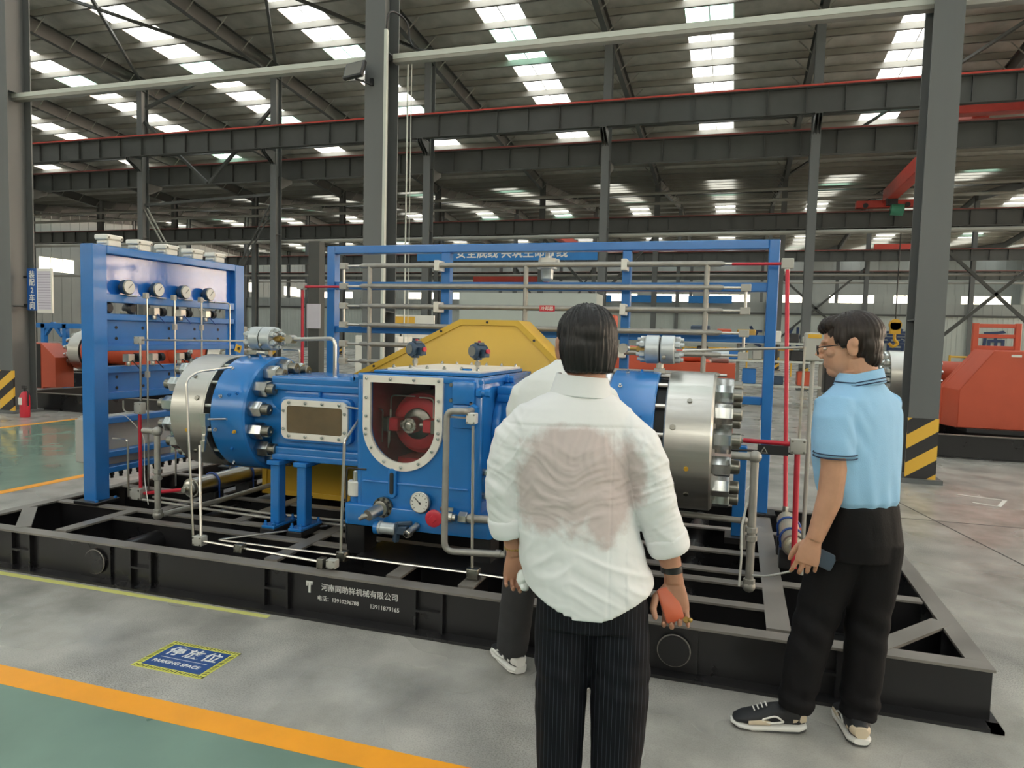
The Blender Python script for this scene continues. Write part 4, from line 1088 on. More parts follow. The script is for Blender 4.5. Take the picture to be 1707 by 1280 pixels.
t = thing('hand_valve', 'red hand valve on a level grey pipe at the foot of the crankcase', 'valve', (-1.55,3.68,.5))
MB().lathe((-1.6,3.72,.55), (0,-1,0), [(0,.012),(.03,.012),(.031,.042),(.035,.05),(.05,.05),(.055,.04)], n=18).lathe((-1.6,3.667,.55),(0,-1,0),[(0,.028),(.008,.022)],n=4).build('handwheel', M['red'], t)
MB().lathe((-1.56,3.72,.555), (1,0,0), [(0,.03),(.06,.03),(.061,.022),(.08,.022)], n=14).hexn((-1.46,3.72,.56), (1,0,0), .035, .05, n=6).box(-1.58,-1.5,3.715,3.73,.59,.61).build('body', M['stain'], t)
MB().cyl((-1.41,3.72,.56), (-1.05,3.74,.57), .0225, n=14).lathe((-1.40,3.72,.56),(1,0,0),[(0,.028),(.03,.028)],n=14).build('outlet_pipe', M['galv'], t)
for i, (z, l) in enumerate(((.80,.11),(.66,.09))):
    t = thing('hose_fitting', 'steel hose fitting on the shaded right side of the crankcase, ' + ('the upper one' if i == 0 else 'the lower one'), 'fitting', (-1.33,3.86,z-.02))
    MB().hexn((-1.38,3.87,z), (1,0,0), .02, .035).cyl((-1.345,3.87,z), (-1.24,3.87,z-.01), .012, n=10).hexn((-1.3,3.87,z-.005),(1,0,0),.017,.03).build('body', M['stain'], t)
t = thing('oil_cup', 'white round oil cup with a steel cap on the left shoulder of the crankcase', 'oil cup', (-2.19,3.83,.56))
MB().cyl((-2.19,3.83,.56), (-2.19,3.83,.6), .032, n=18).build('seat', M['blue'], t)
MB().lathe((-2.19,3.83,.6), (0,0,1), [(0,.045),(.004,.048),(.085,.048),(.09,.044)], n=24).build('cup', M['white'], t)
MB().lathe((-2.185,3.83,.69), (0,0,1), [(0,.022),(.055,.022),(.062,.012)], n=16).build('cap', M['stain'], t)

# ---- tubing along the front of the skid
block('grey tubing block on the front left of the skid, under two tall tubes', (-3.12,3.56,.285), (.07,.06,.06))
tubing('tall steel tube bending over from the left head gap down to the skid', [(-3.22,3.98,1.34),(-3.27,3.72,1.32),(-3.29,3.64,1.27),(-3.17,3.56,.3)], .0075, .04)
tubing('tall steel tube from the small check body down to the front left block', [(-3.24,3.7,.85),(-3.11,3.56,.3)], .009, 0)
t = thing('tube_check_body', 'small steel check body on the tall tube before the left head gap', 'fitting', (-3.27,3.78,.8))
MB().cbox((-3.285,3.8,1.0), (.04,.04,.085)).hexn((-3.275,3.78,.86), (0,0,1), .016, .05).lathe((-3.28,3.79,.9),(0,0,1),[(0,.018),(.06,.018)],n=12).lathe((-3.265,3.76,.8),(0,0,1),[(0,.012),(.06,.02),(.07,.02)],n=12).build('body', M['stain'], t)
MB().cyl((-3.27,3.8,1.005), (-3.19,3.93,1.0), .006, n=8).hexn((-3.205,3.905,1.0), Vector((.5,.85,0)), .015, .03).build('side_tube', M['stain'], t)
tubing('level steel tube along the skid front from the left block, the one nearer the edge', [(-3.09,3.55,.285),(-2.2,3.475,.285)], .008, 0)
tubing('level steel tube along the skid front, bending back at its left end', [(-2.62,4.2,.27),(-3.04,3.62,.28),(-2.18,3.605,.29)], .007, .03)
block('small grey clamp block on the front tube by the left cross beam', (-2.79,3.52,.285), (.06,.05,.05), 'stud')
block('small pale block on the skid edge before the crankcase foot', (-2.13,3.475,.285), (.06,.05,.05))
block('small dark block on the skid edge before the crankcase foot', (-2.2,3.475,.28), (.04,.05,.06), 'stud')
block('grey tubing block under the tall tube left of the U window', (-2.15,3.62,.285), (.06,.06,.06), 'stud')
tubing('tall steel tube rising from the skid to the corner of the small window', [(-2.17,3.63,.31),(-2.17,3.66,.96),(-2.2,3.98,1.12)], .009, .02)
tubing('level steel tube along the skid front before the crankcase', [(-2.12,3.61,.285),(-1.33,3.615,.285)], .0075, 0)
block('grey tubing block under the tall tube right of the U window', (-1.33,3.62,.285), (.07,.06,.06), 'stud')
tubing('tall steel tube rising from the skid to the white block by the bent pipe', [(-1.34,3.62,.31),(-1.36,3.64,1.1)], .0085, 0)
block('white square block by the bent pipe, right of the U window', (-1.37,3.65,1.14), (.055,.05,.06), 'white')
tubing('short level tube from the bent pipe to the white square block', [(-1.5,3.62,1.145),(-1.39,3.65,1.14)], .006, 0)
tubing('level steel tube along the skid front toward the person in the white T-shirt', [(-1.3,3.61,.285),(-.9,3.6,.285),(-.55,3.75,.28)], .008, .05)
tubing('thin level tube from the small window to the U window rim', [(-2.36,3.995,1.12),(-2.18,3.9,1.12),(-2.12,3.79,1.12)], .007, .02)
tubing('thin dark tube looping behind the white oil cup', [(-2.1,3.8,.77),(-2.235,3.8,.77),(-2.235,3.8,.3)], .006, .02, 'dark')
for i, y in enumerate((4.2, 4.3)):
    tubing('long level steel pipe along the skid behind the support posts, ' + ('the front one' if i == 0 else 'the rear one'), [(-4.3,y+.1,.27),(-3.2,y+.02,.27),(-2.3,y+.06,.27)], .011, .1, 'galv')
tag(MB().cyl((-1.1,4.42,.55), (.1,4.42,.53), .019, n=12).cyl((.09,4.42,.53),(.09,4.42,.36),.019,n=12).sph((.09,4.42,.53),.028,12,8).build('floor_pipe', M['galv']), 'level steel pipe under the right compressor head', 'pipe')
tubing('white wire drooping from the right rack post', [(.2,5.78,1.0),(.21,5.75,.7),(.16,5.7,.5),(.0,5.6,.35)], .004, .1, 'white', 'signal_wire')
# ================================================================ floor sign
sg = MB().box(-2.665,-2.262,2.583,2.861,-.01,.0022).build('floor_sign', pm('sign_yellow', (214,214,96), .4), smooth=0)
tag(sg, 'blue and yellow parking space sign stuck on the floor before the skid', 'sign')
MB().box(-2.632,-2.295,2.612,2.832,.0,.0028).build('sign_panel', pm('floor_sign_blue', (36,74,134), .35, var=.06, vs=12), sg, smooth=0)
mb = MB()
for i in range(24):
    x = -2.655 + i*.0168
    for y in (2.588, 2.84): mb.add([(x,y,.003),(x+.007,y,.003),(x+.014,y+.017,.003),(x+.007,y+.017,.003)], [(0,1,2,3)])
for i in range(13):
    y = 2.615 + i*.0168
    for x in (-2.66, -2.287): mb.add([(x,y,.003),(x,y+.007,.003),(x+.02,y+.018,.003),(x+.02,y+.011,.003)], [(0,1,2,3)])
tag(mb.build('border_hatching', M['gap'], sg, smooth=0), kind=None)
for i, c in enumerate('停放位'): text(c, .094, (-2.612+.104*i,2.737,.003), (1,0,0), (0,1,0), M['lett'], 'sign_lettering', sg, bold=.012)
MB().box(-2.6,-2.33,2.702,2.705,.0,.0032).build('sign_rule', M['lett'], sg, smooth=0)
text('PARKING SPACE', .037, (-2.61,2.65,.003), (1,0,0), (0,1,0), M['lett'], 'sign_lettering', sg, bold=.015)

# ================================================================ things on the front columns
t = thing('fire_extinguisher', 'red fire extinguisher on the floor by the striped column at the far left', 'fire extinguisher', (-11.52, 9.02, 0))
MB().lathe((-11.52,9.02,0), (0,0,1), [(0,.07),(.02,.078),(.36,.078),(.42,.05),(.44,.025)], n=22).build('cylinder', M['red'], t)
MB().cyl((-11.52,9.02,.44), (-11.52,9.02,.5), .02, n=12).box(-11.58,-11.47,9.01,9.03,.49,.51).box(-11.58,-11.48,9.01,9.03,.52,.535).build('valve_head', M['dark'], t)
MB().tube([(-11.5,9.02,.48),(-11.42,9.0,.45),(-11.42,9.0,.2)], .012, 8, .04).build('hose', M['blackp'], t)
MB().box(-11.57,-11.49,8.939,8.945,.22,.34).build('label_plate', M['white'], t, smooth=0)
t = thing('workshop_sign', 'upright blue and white workshop sign on the far left column', 'sign', (-11.77, 9.55, 1.79))
MB().box(-12.0,-11.62,9.02,9.05,1.78,2.56).build('blue_panel', M['signb'], t, smooth=0) if False else MB().box(-12.06,-11.83,9.53,9.56,1.83,2.57).build('blue_panel', M['signb'], t, smooth=0)
MB().box(-11.83,-11.48,9.53,9.56,1.79,2.57).build('notice_frame', M['white'], t, smooth=0)
MB().box(-11.80,-11.51,9.522,9.53,1.85,2.52).build('notice_sheet', stripes('notice_lines', (206,200,212), (150,144,160), (0,0,1), .045, .8, .6), t, smooth=0)
MB().box(-12.17,-12.05,9.545,9.565,2.4,2.44).box(-12.17,-12.05,9.545,9.565,1.9,1.94).build('bracket', M['dark'], t, smooth=0)
for i, c in enumerate('装配2车间'):
    text(c, .135, (-11.945, 9.527, 2.415-.138*i), (1,0,0), (0,0,1), M['lett'], 'sign_lettering', t, bold=.02, align='CENTER')
t = thing('floodlight', 'square floodlight with a dark frame on the column behind the blue pipe rack', 'floodlight', (-5.3,9.2,5.1))
R_ = Matrix.Translation((-5.3,9.12,5.27)) @ Matrix.Rotation(-.4,4,'X') @ Matrix.Rotation(-.15,4,'Z')
MB().cbox((0,0,0), (.33,.06,.26)).xf(R_).build('housing', M['dark'], t, bevel=.012, segs=2)
MB().cbox((0,-.032,0), (.28,.006,.21)).xf(R_).build('lens', M['lens'], t, smooth=0)
MB().bar((-5.3,9.13,5.16), (-5.12,9.3,5.12), .03, .02).bar((-5.12,9.28,5.1),(-5.12,9.28,5.2),.05,.03).build('bracket', M['dark'], t)
t = MB().box(-4.925,-4.885,9.27,9.33,.5,5.86).build('conduit', M['conduit'], smooth=0); tag(t, 'pale square conduit running up the column behind the pipe rack', 'conduit')
t = MB().tube([(-4.905,9.3,5.86),(-4.88,9.3,6.15),(-4.72,9.6,6.1),(-4.68,9.6,5.7),(-4.35,9.58,5.62),(-4.1,9.58,5.6)], .013, 8, .2).build('cable', M['blackp'])
tag(t, 'black cable looping from the conduit top over to the cable tray', 'cable')
t = MB().cyl((-4.72,9.62,5.5), (-4.72,9.62,1.4), .012, n=8).cyl((-4.66,9.62,5.5), (-4.66,9.62,1.4), .006, n=8).build('cable', M['conduit']); tag(t, 'pair of thin pale cables hanging beside the column behind the pipe rack', 'cable')
t = MB().box(2.11,2.25,9.28,9.29,3.0,3.0).build('x', M['col']) if False else None
t = thing('notice_sheet', 'white paper notice on a dark column beyond the left check valve', 'notice', (-7.55,14.6,1.9))
MB().box(-9.3,-8.95,14.0,14.02,1.65,2.2).build('sheet', M['paper'], t, smooth=0)
MB().box(-9.28,-9.0,14.03,14.25,0,3.6).build('stand_post', M['beam'], t, smooth=0)

# banner hung across the row behind
t = thing('banner', 'long blue banner with white writing hung between columns beyond the rack', 'banner', (-8.3,25.75,4.4))
MB().box(-12.1,-4.95,25.72,25.74,4.42,4.97).build('cloth', M['bannerb'], t, smooth=0)
text('守安全底线 共筑生命防线', .43, (-10.9,25.71,4.56), (1,0,0), (0,0,1), M['lett'], 'banner_lettering', t, bold=.02, depth=.005)
for i, x in enumerate((-13.6,-8.6,-3.9)):
    t = MB().box(x, x+3.4, 59.8,59.84,4.62,5.2).build('wall_banner', M['bannerb'], smooth=0)
    tag(t, ('small blue banner on top of the pale partition, ' + ('farthest to the left','the middle one','nearest the large letters')[i]), 'banner', 'blue banners on the partition')

# ================================================================ overhead crane
t = thing('overhead_crane', 'orange red overhead crane with a truss girder and a green motor, between the runway beams', 'crane', (7.3,34.7,8.9))
MB().box(6.3,8.45,26.6,27.1,9.1,9.5).box(6.3,7.2,26.65,27.05,9.5,9.62).build('end_carriage', M['cred'], t, bevel=.02)
MB().box(5.75,8.65,42.1,42.6,8.85,9.22).build('end_carriage', M['cred'], t, bevel=.02)
MB().box(7.0,7.5,27.1,42.1,9.05,9.75).build('girder', M['cred'], t, bevel=.02)
mb = MB()
for y in range(28, 42, 2): mb.bar((7.52,y,9.1), (7.56,y+1,9.7), .05, .05).bar((7.56,y+1,9.7), (7.52,y+2,9.1), .05, .05)
mb.bar((7.55,27.2,9.75),(7.55,42,9.75),.06,.06).build('girder_truss', M['cred'], t, smooth=0)
MB().lathe((7.2,41.0,8.55), (1,0,-.1), [(0,.2),(.02,.3),(.6,.3),(.62,.2)], n=18).build('hoist_motor', M['cgreen'], t)
MB().box(7.0,7.5,40.8,41.2,8.75,9.1).cyl((7.2,41,8.5),(7.1,41,8.1),.03,n=8).build('hoist_frame', M['dark'], t)
for x in (6.2, 8.2): MB().cyl((x,42.08,8.95),(x,42.05,8.95),.13,n=18).build('wheel', M['dark'], t)
t = MB().box(-14,-12.2,59.0,59.5,8.7,9.1).box(-13.4,-12.9,50,59,8.9,9.5).build('far_crane', M['cred'], smooth=0); tag(t, 'dull red crane girder far off between the left rows of columns', 'crane')
t = MB().prism([(-24.5,5.2),(-22.9,5.45),(-22.9,6.0),(-24.5,5.9)], 'y', 43.5, 44).box(-16.5,-11.5,43.6,44.0,5.0,5.5).build('red_beam', M['cred'], smooth=0); tag(t, 'dull red beam far off, above the left check valve', 'beam')
t = MB().box(9.5,13.2,59.2,59.6,8.72,9.1).build('far_crane', M['cred'], smooth=0); tag(t, 'red crane end carriage far off behind the striped column', 'crane')

# ================================================================ other compressors in the hall
skid('machine_skid', 'black skid of the orange compressor at the far left', -12.9, -7.05, 9.95, 12.4, .32, False)
compressor('machine_compressor', 'orange compressor with a steel end disc, seen between the left column and the gauge board', (-9.05,6.75,.06), M['orange'], False, False) if False else None
def far_machine(nm, lab, off, col):
    dx, dy, dz = off
    t = thing(nm, lab, 'compressor', (dx-1.86, dy+YA, dz+.25))
    for s_, (xo, xi, bo, bi) in ((-1,(-3.67,-3.39,-3.336,-3.066)), (1,(-.10,-.36,-.415,-.69))):
        MB().lathe((xo+dx,YA+dy,ZA+dz), (-s_,0,0), [(0,RH),(abs(xo-xi),RH)], n=40).build('head_cover', M['steel'], t)
        MB().lathe((xi+dx,YA+dy,ZA+dz), (-s_,0,0), [(0,RH-.04),(abs(xi-bo),RH-.04)], n=30).build('gap_ring', M['gap'], t)
        MB().lathe((bo+dx,YA+dy,ZA+dz), (-s_,0,0), [(0,RH),(abs(bo-bi),RH)], n=40).build('head_flange', col, t)
        nut = MB().hexn((0,0,0), (1,0,0), .056, .1).cyl((.1,0,0), (.15,0,0), .037, n=10)
        sp = []
        for i in range(14):
            a = 2*PI*(i+.5)/14
            for xb, d in ((xo,s_),(bi,-s_)): sp.append(((xb+dx, YA+dy+.325*math.cos(a), ZA+dz+.325*math.sin(a)), (0,0,0 if d > 0 else PI)))
        repeat('stud_nut', nut, M['nut'], t, (0,0,0), sp)
        xb, xe = (bi,-2.15) if s_ < 0 else (bi,-1.38)
        MB().lathe((xb+dx,YA+dy,ZA+dz), (1 if xe > xb else -1,0,0), [(0,.285),(.1,.25),(abs(xe-xb),.25)], n=24).build('distance_piece', col, t)
    MB().box(-2.15+dx,-1.38+dx,3.8+dy,4.8+dy,.45+dz,1.36+dz).build('crankcase', col, t, bevel=.03, segs=2)
    MB().box(-3.0+dx,-2.7+dx,4.05+dy,4.5+dy,.25+dz,.75+dz).box(-1.9+dx,-1.6+dx,4+dy,4.6+dy,.25+dz,.45+dz).box(-1.0+dx,-.75+dx,4.05+dy,4.5+dy,.25+dz,.75+dz).build('foot', M['black'], t, smooth=0)
    return t
far_machine('diaphragm_compressor', 'orange compressor with steel end discs at the far left, beside the gauge board', (-8.75,6.7,.07), M['orange'])
t = thing('orange_guard', 'orange machine guard with a dark cut-out beside the far left column', 'machine guard', (-13.3,10.6,.32))
MB().prism([(-13.7,.33),(-13.7,1.22),(-12.95,1.22),(-12.6,.95),(-12.6,.36),(-12.92,.36),(-12.92,.33)], 'y', 10.5, 10.9).build('casing', M['orange'], t, smooth=0)
MB().prism([(-13.52,.34),(-13.52,.75),(-13.42,.88),(-13.25,.92),(-13.22,1.0),(-13.12,1.0),(-13.12,1.2),(-12.97,1.2),(-12.97,.34)], 'y', 10.492, 10.505).build('opening', M['gap'], t, smooth=0)
MB().tube([(-13.6,10.4,.8),(-13.38,10.4,.8),(-13.38,10.4,.33)], .025, 8, .05).build('rail', M['galv'], t)
skid('machine_skid', 'black skid of the far blue compressor, behind the orange one at the left', -16.6, -13.0, 13.7, 15.4, .4, False)
far_machine('diaphragm_compressor', 'blue compressor far off, behind the orange one at the left', (-12.5,10.2,.15), M['blue'])
t = thing('pipe_gantry', 'blue tube frame of the far compressor at the left', 'frame', (-16.9,13.6,0))
mb = MB()
for x in (-17.8,-16.6,-15.9,-15.2): mb.box(x-.06,x+.06,13.5,13.6,0,1.6)
mb.box(-17.8,-15.2,13.5,13.6,1.5,1.62)
for x in (-17.4,-16.3): mb.bar((x-.3,13.55,1.3),(x,13.55,1.62),.08,.08).bar((x+.3,13.55,1.3),(x,13.55,1.62),.08,.08)
mb.build('frame', M['bluef'], t, smooth=0)
skid('machine_skid', 'black skid under the orange machine at the right', 2.75, 9.0, 11.6, 14.3, .34, False)
t = thing('orange_guard', 'large orange machine guard with sloping corners at the right, behind the striped column', 'machine guard', (4.2,12.4,.36))
poly = [(3.07,.40),(3.02,.98),(3.56,1.57),(4.5,1.57),(5.05,1.05),(5.05,.40)]
mb = MB(); mb.prism([(3.2,.40),(3.2,.96),(3.62,1.56),(4.5,1.56),(5.05,1.05),(5.05,.40)], 'y', 12.1, 12.5)
mb.build('casing', M['orange'], t, bevel=.01)
mb = MB(); mb.add([(3.2,12.1,.40),(3.2,12.1,.96),(3.05,12.6,.98),(3.05,12.6,.40),(3.62,12.1,1.56),(3.5,12.6,1.58)], [(0,1,2,3),(1,4,5,2)]); 
mb.prism([(3.06,.40),(3.06,.97),(3.52,1.57),(4.55,1.57),(5.1,1.05),(5.1,.40)], 'y', 12.5, 12.7); mb.build('back_casing', M['orange'], t, bevel=.008)
MB().cbox((3.9,12.095,1.49), (.13,.008,.035)).build('name_plate', M['white'], t, smooth=0)
MB().box(3.3,4.9,12.0,12.6,.34,.40).build('base', M['dark'], t, smooth=0)
t = thing('orange_gantry', 'small orange tube frame standing behind the orange guard at the right', 'frame', (3.8,12.8,.34))
mb = MB()
for x in (3.55,4.12): mb.box(x-.04,x+.04,12.76,12.84,.34,1.98)
for z in (1.94,1.78,1.6): mb.box(3.55,4.12,12.77,12.83,z-.03,z+.03)
mb.build('frame', M['orange'], t, bevel=.006)
far_machine('diaphragm_compressor', 'orange compressor with a steel end disc, half behind the striped column at the right', (6.1,9.0,.1), M['orange'])
t = thing('orange_guard', 'long orange machine guard seen behind the right compressor head', 'machine guard', (-1.6,12,0))
MB().prism([(-2.7,0),(-2.7,1.2),(-2.2,1.5),(-.55,1.42),(-.3,1.1),(-.3,0)], 'y', 12.0, 12.6).build('casing', M['orange'], t, bevel=.02)
MB().box(-2.3,-2.0,12.2,12.5,1.42,2.0).build('tower', M['orange'], t, bevel=.02)
t = thing('drive_motor', 'small orange motor with pale rings behind the right check valve', 'motor', (-.5,11.4,1.2))
MB().cyl((-.75,11.2,1.36),(-.45,11.2,1.36),.09,n=18).build('casing', M['orange'], t); MB().cyl((-.45,11.2,1.36),(-.35,11.2,1.36),.04,n=12).cyl((-.35,11.2,1.36),(-.1,11.2,1.36),.09,n=18).build('coupling', M['valve'], t); MB().box(-.9,0,11.0,11.4,0,1.27).build('stand', M['orange'], t)
t = thing('control_cabinet', 'white control cabinet with a yellow label behind the left end of the rack', 'cabinet', (-6.4,12,0))
MB().box(-6.85,-5.95,11.9,12.5,0,1.53).build('body', M['white'], t, bevel=.01)
MB().box(-6.83,-6.3,11.88,11.9,.1,1.48).build('door', M['white'], t, bevel=.006)
MB().box(-6.95,-5.6,12.7,12.75,1.5,1.95).build('sign_board', M['white'], t, smooth=0); MB().box(-6.8,-6.0,12.69,12.7,1.68,1.92).build('yellow_label', M['cyellow'], t, smooth=0)
MB().cyl((-6.3,12.72,1.4),(-6.3,12.72,1.6),.03,n=8).build('sign_post', M['dark'], t)
t = thing('white_kiosk', 'pale booth beyond the centre of the rack', 'booth', (-6.0,24,0))
MB().box(-9.6,-4.6,24.0,25.2,0,3.1).build('wall_panels', M['part'], t, smooth=0)

# workbench shelves and stored parts in the middle distance
def shelf(lab, x0, x1, y, zs, seed):
    rnd = random.Random(seed)
    t = thing('storage_rack', lab, 'rack', ((x0+x1)/2, y, 0))
    for x in (x0, (x0+x1)/2, x1): MB().box(x-.04,x+.04,y-.04,y+.04,0,zs[-1]+.3).build('upright', M['purl'], t, smooth=0)
    for z in zs: MB().box(x0,x1,y-.35,y+.35,z-.05,z-.002).build('shelf_board', M['conduit'], t, smooth=0)
    k = 0
    for z in zs:
        x = x0+.15
        while x < x1-.4:
            w, h = rnd.uniform(.18,.5), rnd.uniform(.15,.42)
            c = rnd.choice(['grey','orange','navy','valve','brass','white','dark','bluef'])
            o = MB().box(x,x+w,y-.25,y+.2,z,z+h).build('stored_part', M[c], bevel=.02)
            if z == zs[-1] and rnd.random() < .3: pass
            tag(o, 'small part stored on the shelves beyond the rack, behind the right compressor head', 'stored part', 'parts on the far shelves')
            x += w + rnd.uniform(.08,.35); k += 1
    return t
shelf('pale steel storage shelves beyond the right head and the rack post', -1.9, 2.0, 19.0, (.55,1.15,1.6), 3)
t = thing('waste_bin', 'dark bin with a pale lid beside a distant striped column, left of the polo shirt', 'bin', (3.2,25.2,0))
MB().box(2.75,3.75,24.9,25.6,0,1.0).build('body', M['dark'], t, bevel=.05); MB().box(2.7,3.8,24.85,25.65,1.0,1.12).build('lid', M['white'], t, bevel=.03)
t = thing('yellow_hook_block', 'yellow crane hook block hanging by a cable, beside the head of the person in blue', 'hook', (7.9,41.5,1.5))
MB().cyl((8.0,42.3,2.9),(8.0,42.3,7.86),.03,n=8).build('cable', M['dark'], t)
MB().lathe((8.0,42.15,2.7),(0,1,0),[(0,.3),(.3,.3)],n=20).box(7.75,8.25,42.15,42.45,2.2,2.8).tube([(8.0,42.3,2.2),(8.0,42.3,1.9),(8.2,42.3,1.7),(7.95,42.3,1.5),(7.75,42.3,1.7)],.08,8,.1).build('hook', M['cyellow'], t)
for i, (x, y, l) in enumerate(((10.2,28.6,'farther left'),(-.5,36,'by the large letters'))):
    t = thing('safety_fence', 'yellow safety railing in the distance, ' + ('right of the person in blue' if i == 0 else 'behind the rack'), 'fence', (x,y,0))
    mb = MB()
    for k in range(7): mb.cyl((x-3+k,y,0),(x-3+k,y,1.3),.04,n=8)
    for z in (1.25,.75): mb.cyl((x-3,y,z),(x+3,y,z),.035,n=8)
    mb.build('railing', M['cyellow'], t)
# a few machines and crates far back, seen under the rack
for i, (x, y, w, d, h, c, lab) in enumerate(((-14.5,31,2.4,1.4,1.5,'navy','dark blue machine tool far off, left of the banner'), (-19,24,2.0,1.5,1.7,'grey','pale machine cabinet far off, behind the left check valve'),
        (-2.5,32,3,1.5,1.3,'conduit','pale crate far off, under the middle of the rack'), (5.8,23,2.2,1.2,1.1,'bluef','low blue machine far off, beside the blue polo shirt'), (14,30,2.5,1.5,1.4,'navy','dark machine far off at the right edge'))):
    t = thing('machine_tool', lab, 'machine', (x,y,0))
    MB().box(x-w/2,x+w/2,y-d/2,y+d/2,0,h*.7).build('bed', M[c], t, bevel=.05)
    MB().box(x-w*.4,x-w*.05,y-d*.4,y+d*.4,h*.7,h).build('headstock', M[c], t, bevel=.05)
    MB().box(x+w*.1,x+w*.4,y-d*.3,y+d*.3,h*.7,h*.85).build('tailstock', M['valve'], t, bevel=.03)
# ================================================================ people
def skinmat(name, col):
    m = pm(name, col, .5, var=.1, vs=14, bump=.05, bs=160)
    b = m.node_tree.nodes['Principled BSDF']
    b.inputs['Subsurface Weight'].default_value = .08
    b.inputs['Subsurface Radius'].default_value = (.02,.008,.004)
    return m
M['skinA'] = skinmat('skin_tan', (176,128,104)); M['skinB'] = skinmat('skin_warm', (196,148,120))
M['hair'] = pm('black_hair', (17,14,14), .42, var=.3, vs=60, spec=.4, aniso=(1,1,.12))
M['hairB'] = pm('dark_brown_hair', (40,31,27), .42, var=.3, vs=60, spec=.35, aniso=(1,1,.12))
M['tee'] = pm('white_jersey', (226,228,226), .8, var=.02, bump=.1, bs=50)
M['polo'] = pm('light_blue_pique', (150,196,232), .75, var=.02, vs=3, bump=.15, bs=260)
M['trous'] = pm('black_twill', (18,17,19), .75, var=.12, vs=3, bump=.1, bs=120, spec=.2)
M['jean'] = pm('black_denim', (44,44,46), .8, var=.15, vs=10)
M['navytrim'] = pm('navy_trim', (28,44,78), .7)
def pinstripe():
    m = stripes('navy_pinstripe', (17,18,24), (58,60,70), (1,0,0), .0135, .9, .75); m.node_tree.nodes['Principled BSDF'].inputs['Specular IOR Level'].default_value = .2; return m
M['pin'] = pinstripe()
def sweat():
    """white cotton that turns pinkish-grey where it is wet and clings"""
    m = pm('white_cotton_shirt', (226,227,228), .75); t = m.node_tree; b = t.nodes['Principled BSDF']
    co = t.nodes.new('ShaderNodeTexCoord')
    n = t.nodes.new('ShaderNodeTexNoise'); n.inputs['Scale'].default_value = 7; n.inputs['Detail'].default_value = 7; n.inputs['Roughness'].default_value = .62
    t.links.new(co.outputs['Object'], n.inputs['Vector'])
    def blob(c, r):
        mp = t.nodes.new('ShaderNodeMapping'); mp.vector_type = 'TEXTURE'
        mp.inputs['Location'].default_value = c; mp.inputs['Scale'].default_value = r
        t.links.new(co.outputs['Object'], mp.inputs['Vector'])
        l = t.nodes.new('ShaderNodeVectorMath'); l.operation = 'LENGTH'; t.links.new(mp.outputs[0], l.inputs[0])
        s_ = t.nodes.new('ShaderNodeMath'); s_.operation = 'SUBTRACT'; s_.inputs[0].default_value = 1.0; t.links.new(l.outputs['Value'], s_.inputs[1])
        return s_.outputs[0]
    outs = [blob((-.16,-.1,1.13), (.13,.3,.2)), blob((.04,-.1,1.13), (.14,.3,.22)), blob((-.06,-.1,1.25), (.22,.3,.1)), blob((-.06,-.1,1.12), (.1,.3,.16)), blob((.1,0,1.16), (.1,.3,.2))]
    cur = outs[0]
    for o in outs[1:]:
        mxm = t.nodes.new('ShaderNodeMath'); mxm.operation = 'MAXIMUM'
        t.links.new(cur, mxm.inputs[0]); t.links.new(o, mxm.inputs[1]); cur = mxm.outputs[0]
    ad = t.nodes.new('ShaderNodeMath'); ad.operation = 'MULTIPLY_ADD'; ad.inputs[1].default_value = 1.3; ad.inputs[2].default_value = -.8
    t.links.new(n.outputs['Fac'], ad.inputs[0])
    sm = t.nodes.new('ShaderNodeMath'); sm.operation = 'ADD'; t.links.new(cur, sm.inputs[0]); t.links.new(ad.outputs[0], sm.inputs[1])
    r = t.nodes.new('ShaderNodeValToRGB'); e = r.color_ramp.elements
    e[0].position = .0; e[0].color = rgb((226,227,228)); e[1].position = .24; e[1].color = rgb((200,186,184))
    t.links.new(sm.outputs[0], r.inputs['Fac']); t.links.new(r.outputs['Color'], b.inputs['Base Color'])
    return m
M['shirt'] = sweat()

def remesh(mb, voxel, smooth=2, disp=None, name='m', keep=True):
    """fuse overlapping shapes into one continuous skin"""
    me = bpy.data.meshes.new('t'); me.from_pydata(mb.v, [], mb.f)
    bm = bmesh.new(); bm.from_mesh(me); bmesh.ops.recalc_face_normals(bm, faces=bm.faces); bm.to_mesh(me); bm.free()
    o = bpy.data.objects.new('t', me); COL.objects.link(o)
    md = o.modifiers.new('r', 'REMESH'); md.mode = 'VOXEL'; md.voxel_size = voxel
    dg = bpy.context.evaluated_depsgraph_get(); dg.update()
    r = bpy.data.meshes.new_from_object(o.evaluated_get(dg))
    bpy.data.objects.remove(o); bpy.data.meshes.remove(me)
    bm = bmesh.new(); bm.from_mesh(r)
    for _ in range(smooth): bmesh.ops.smooth_vert(bm, verts=bm.verts, factor=.5, use_axis_x=True, use_axis_y=True, use_axis_z=True)
    if disp:
        bm.normal_update()
        for v in bm.verts: v.co = v.co + v.normal*disp(v.co, v.normal)
    bm.to_mesh(r); bm.free(); r.name = name
    return r
def meshpart(name, me, W, mat, parent=None):
    """W maps the person's own frame to the world; kept as object transform so materials see the person's frame"""
    o = bpy.data.objects.new(name, me); COL.objects.link(o)
    me.materials.append(mat); me.shade_smooth()
    if parent is None: o.matrix_world = W
    else: o.parent = parent
    ORG[o.name] = W.translation.copy()
    return o
def simple(name, mb, mat, parent, bevel=0, smooth=40):
    me = mb.mesh(name, Vector(), bevel=bevel, smooth=smooth)
    for m in (mat if isinstance(mat, (list,tuple)) else [mat]): me.materials.append(m)
    o = bpy.data.objects.new(name, me); COL.objects.link(o); o.parent = parent
    return o
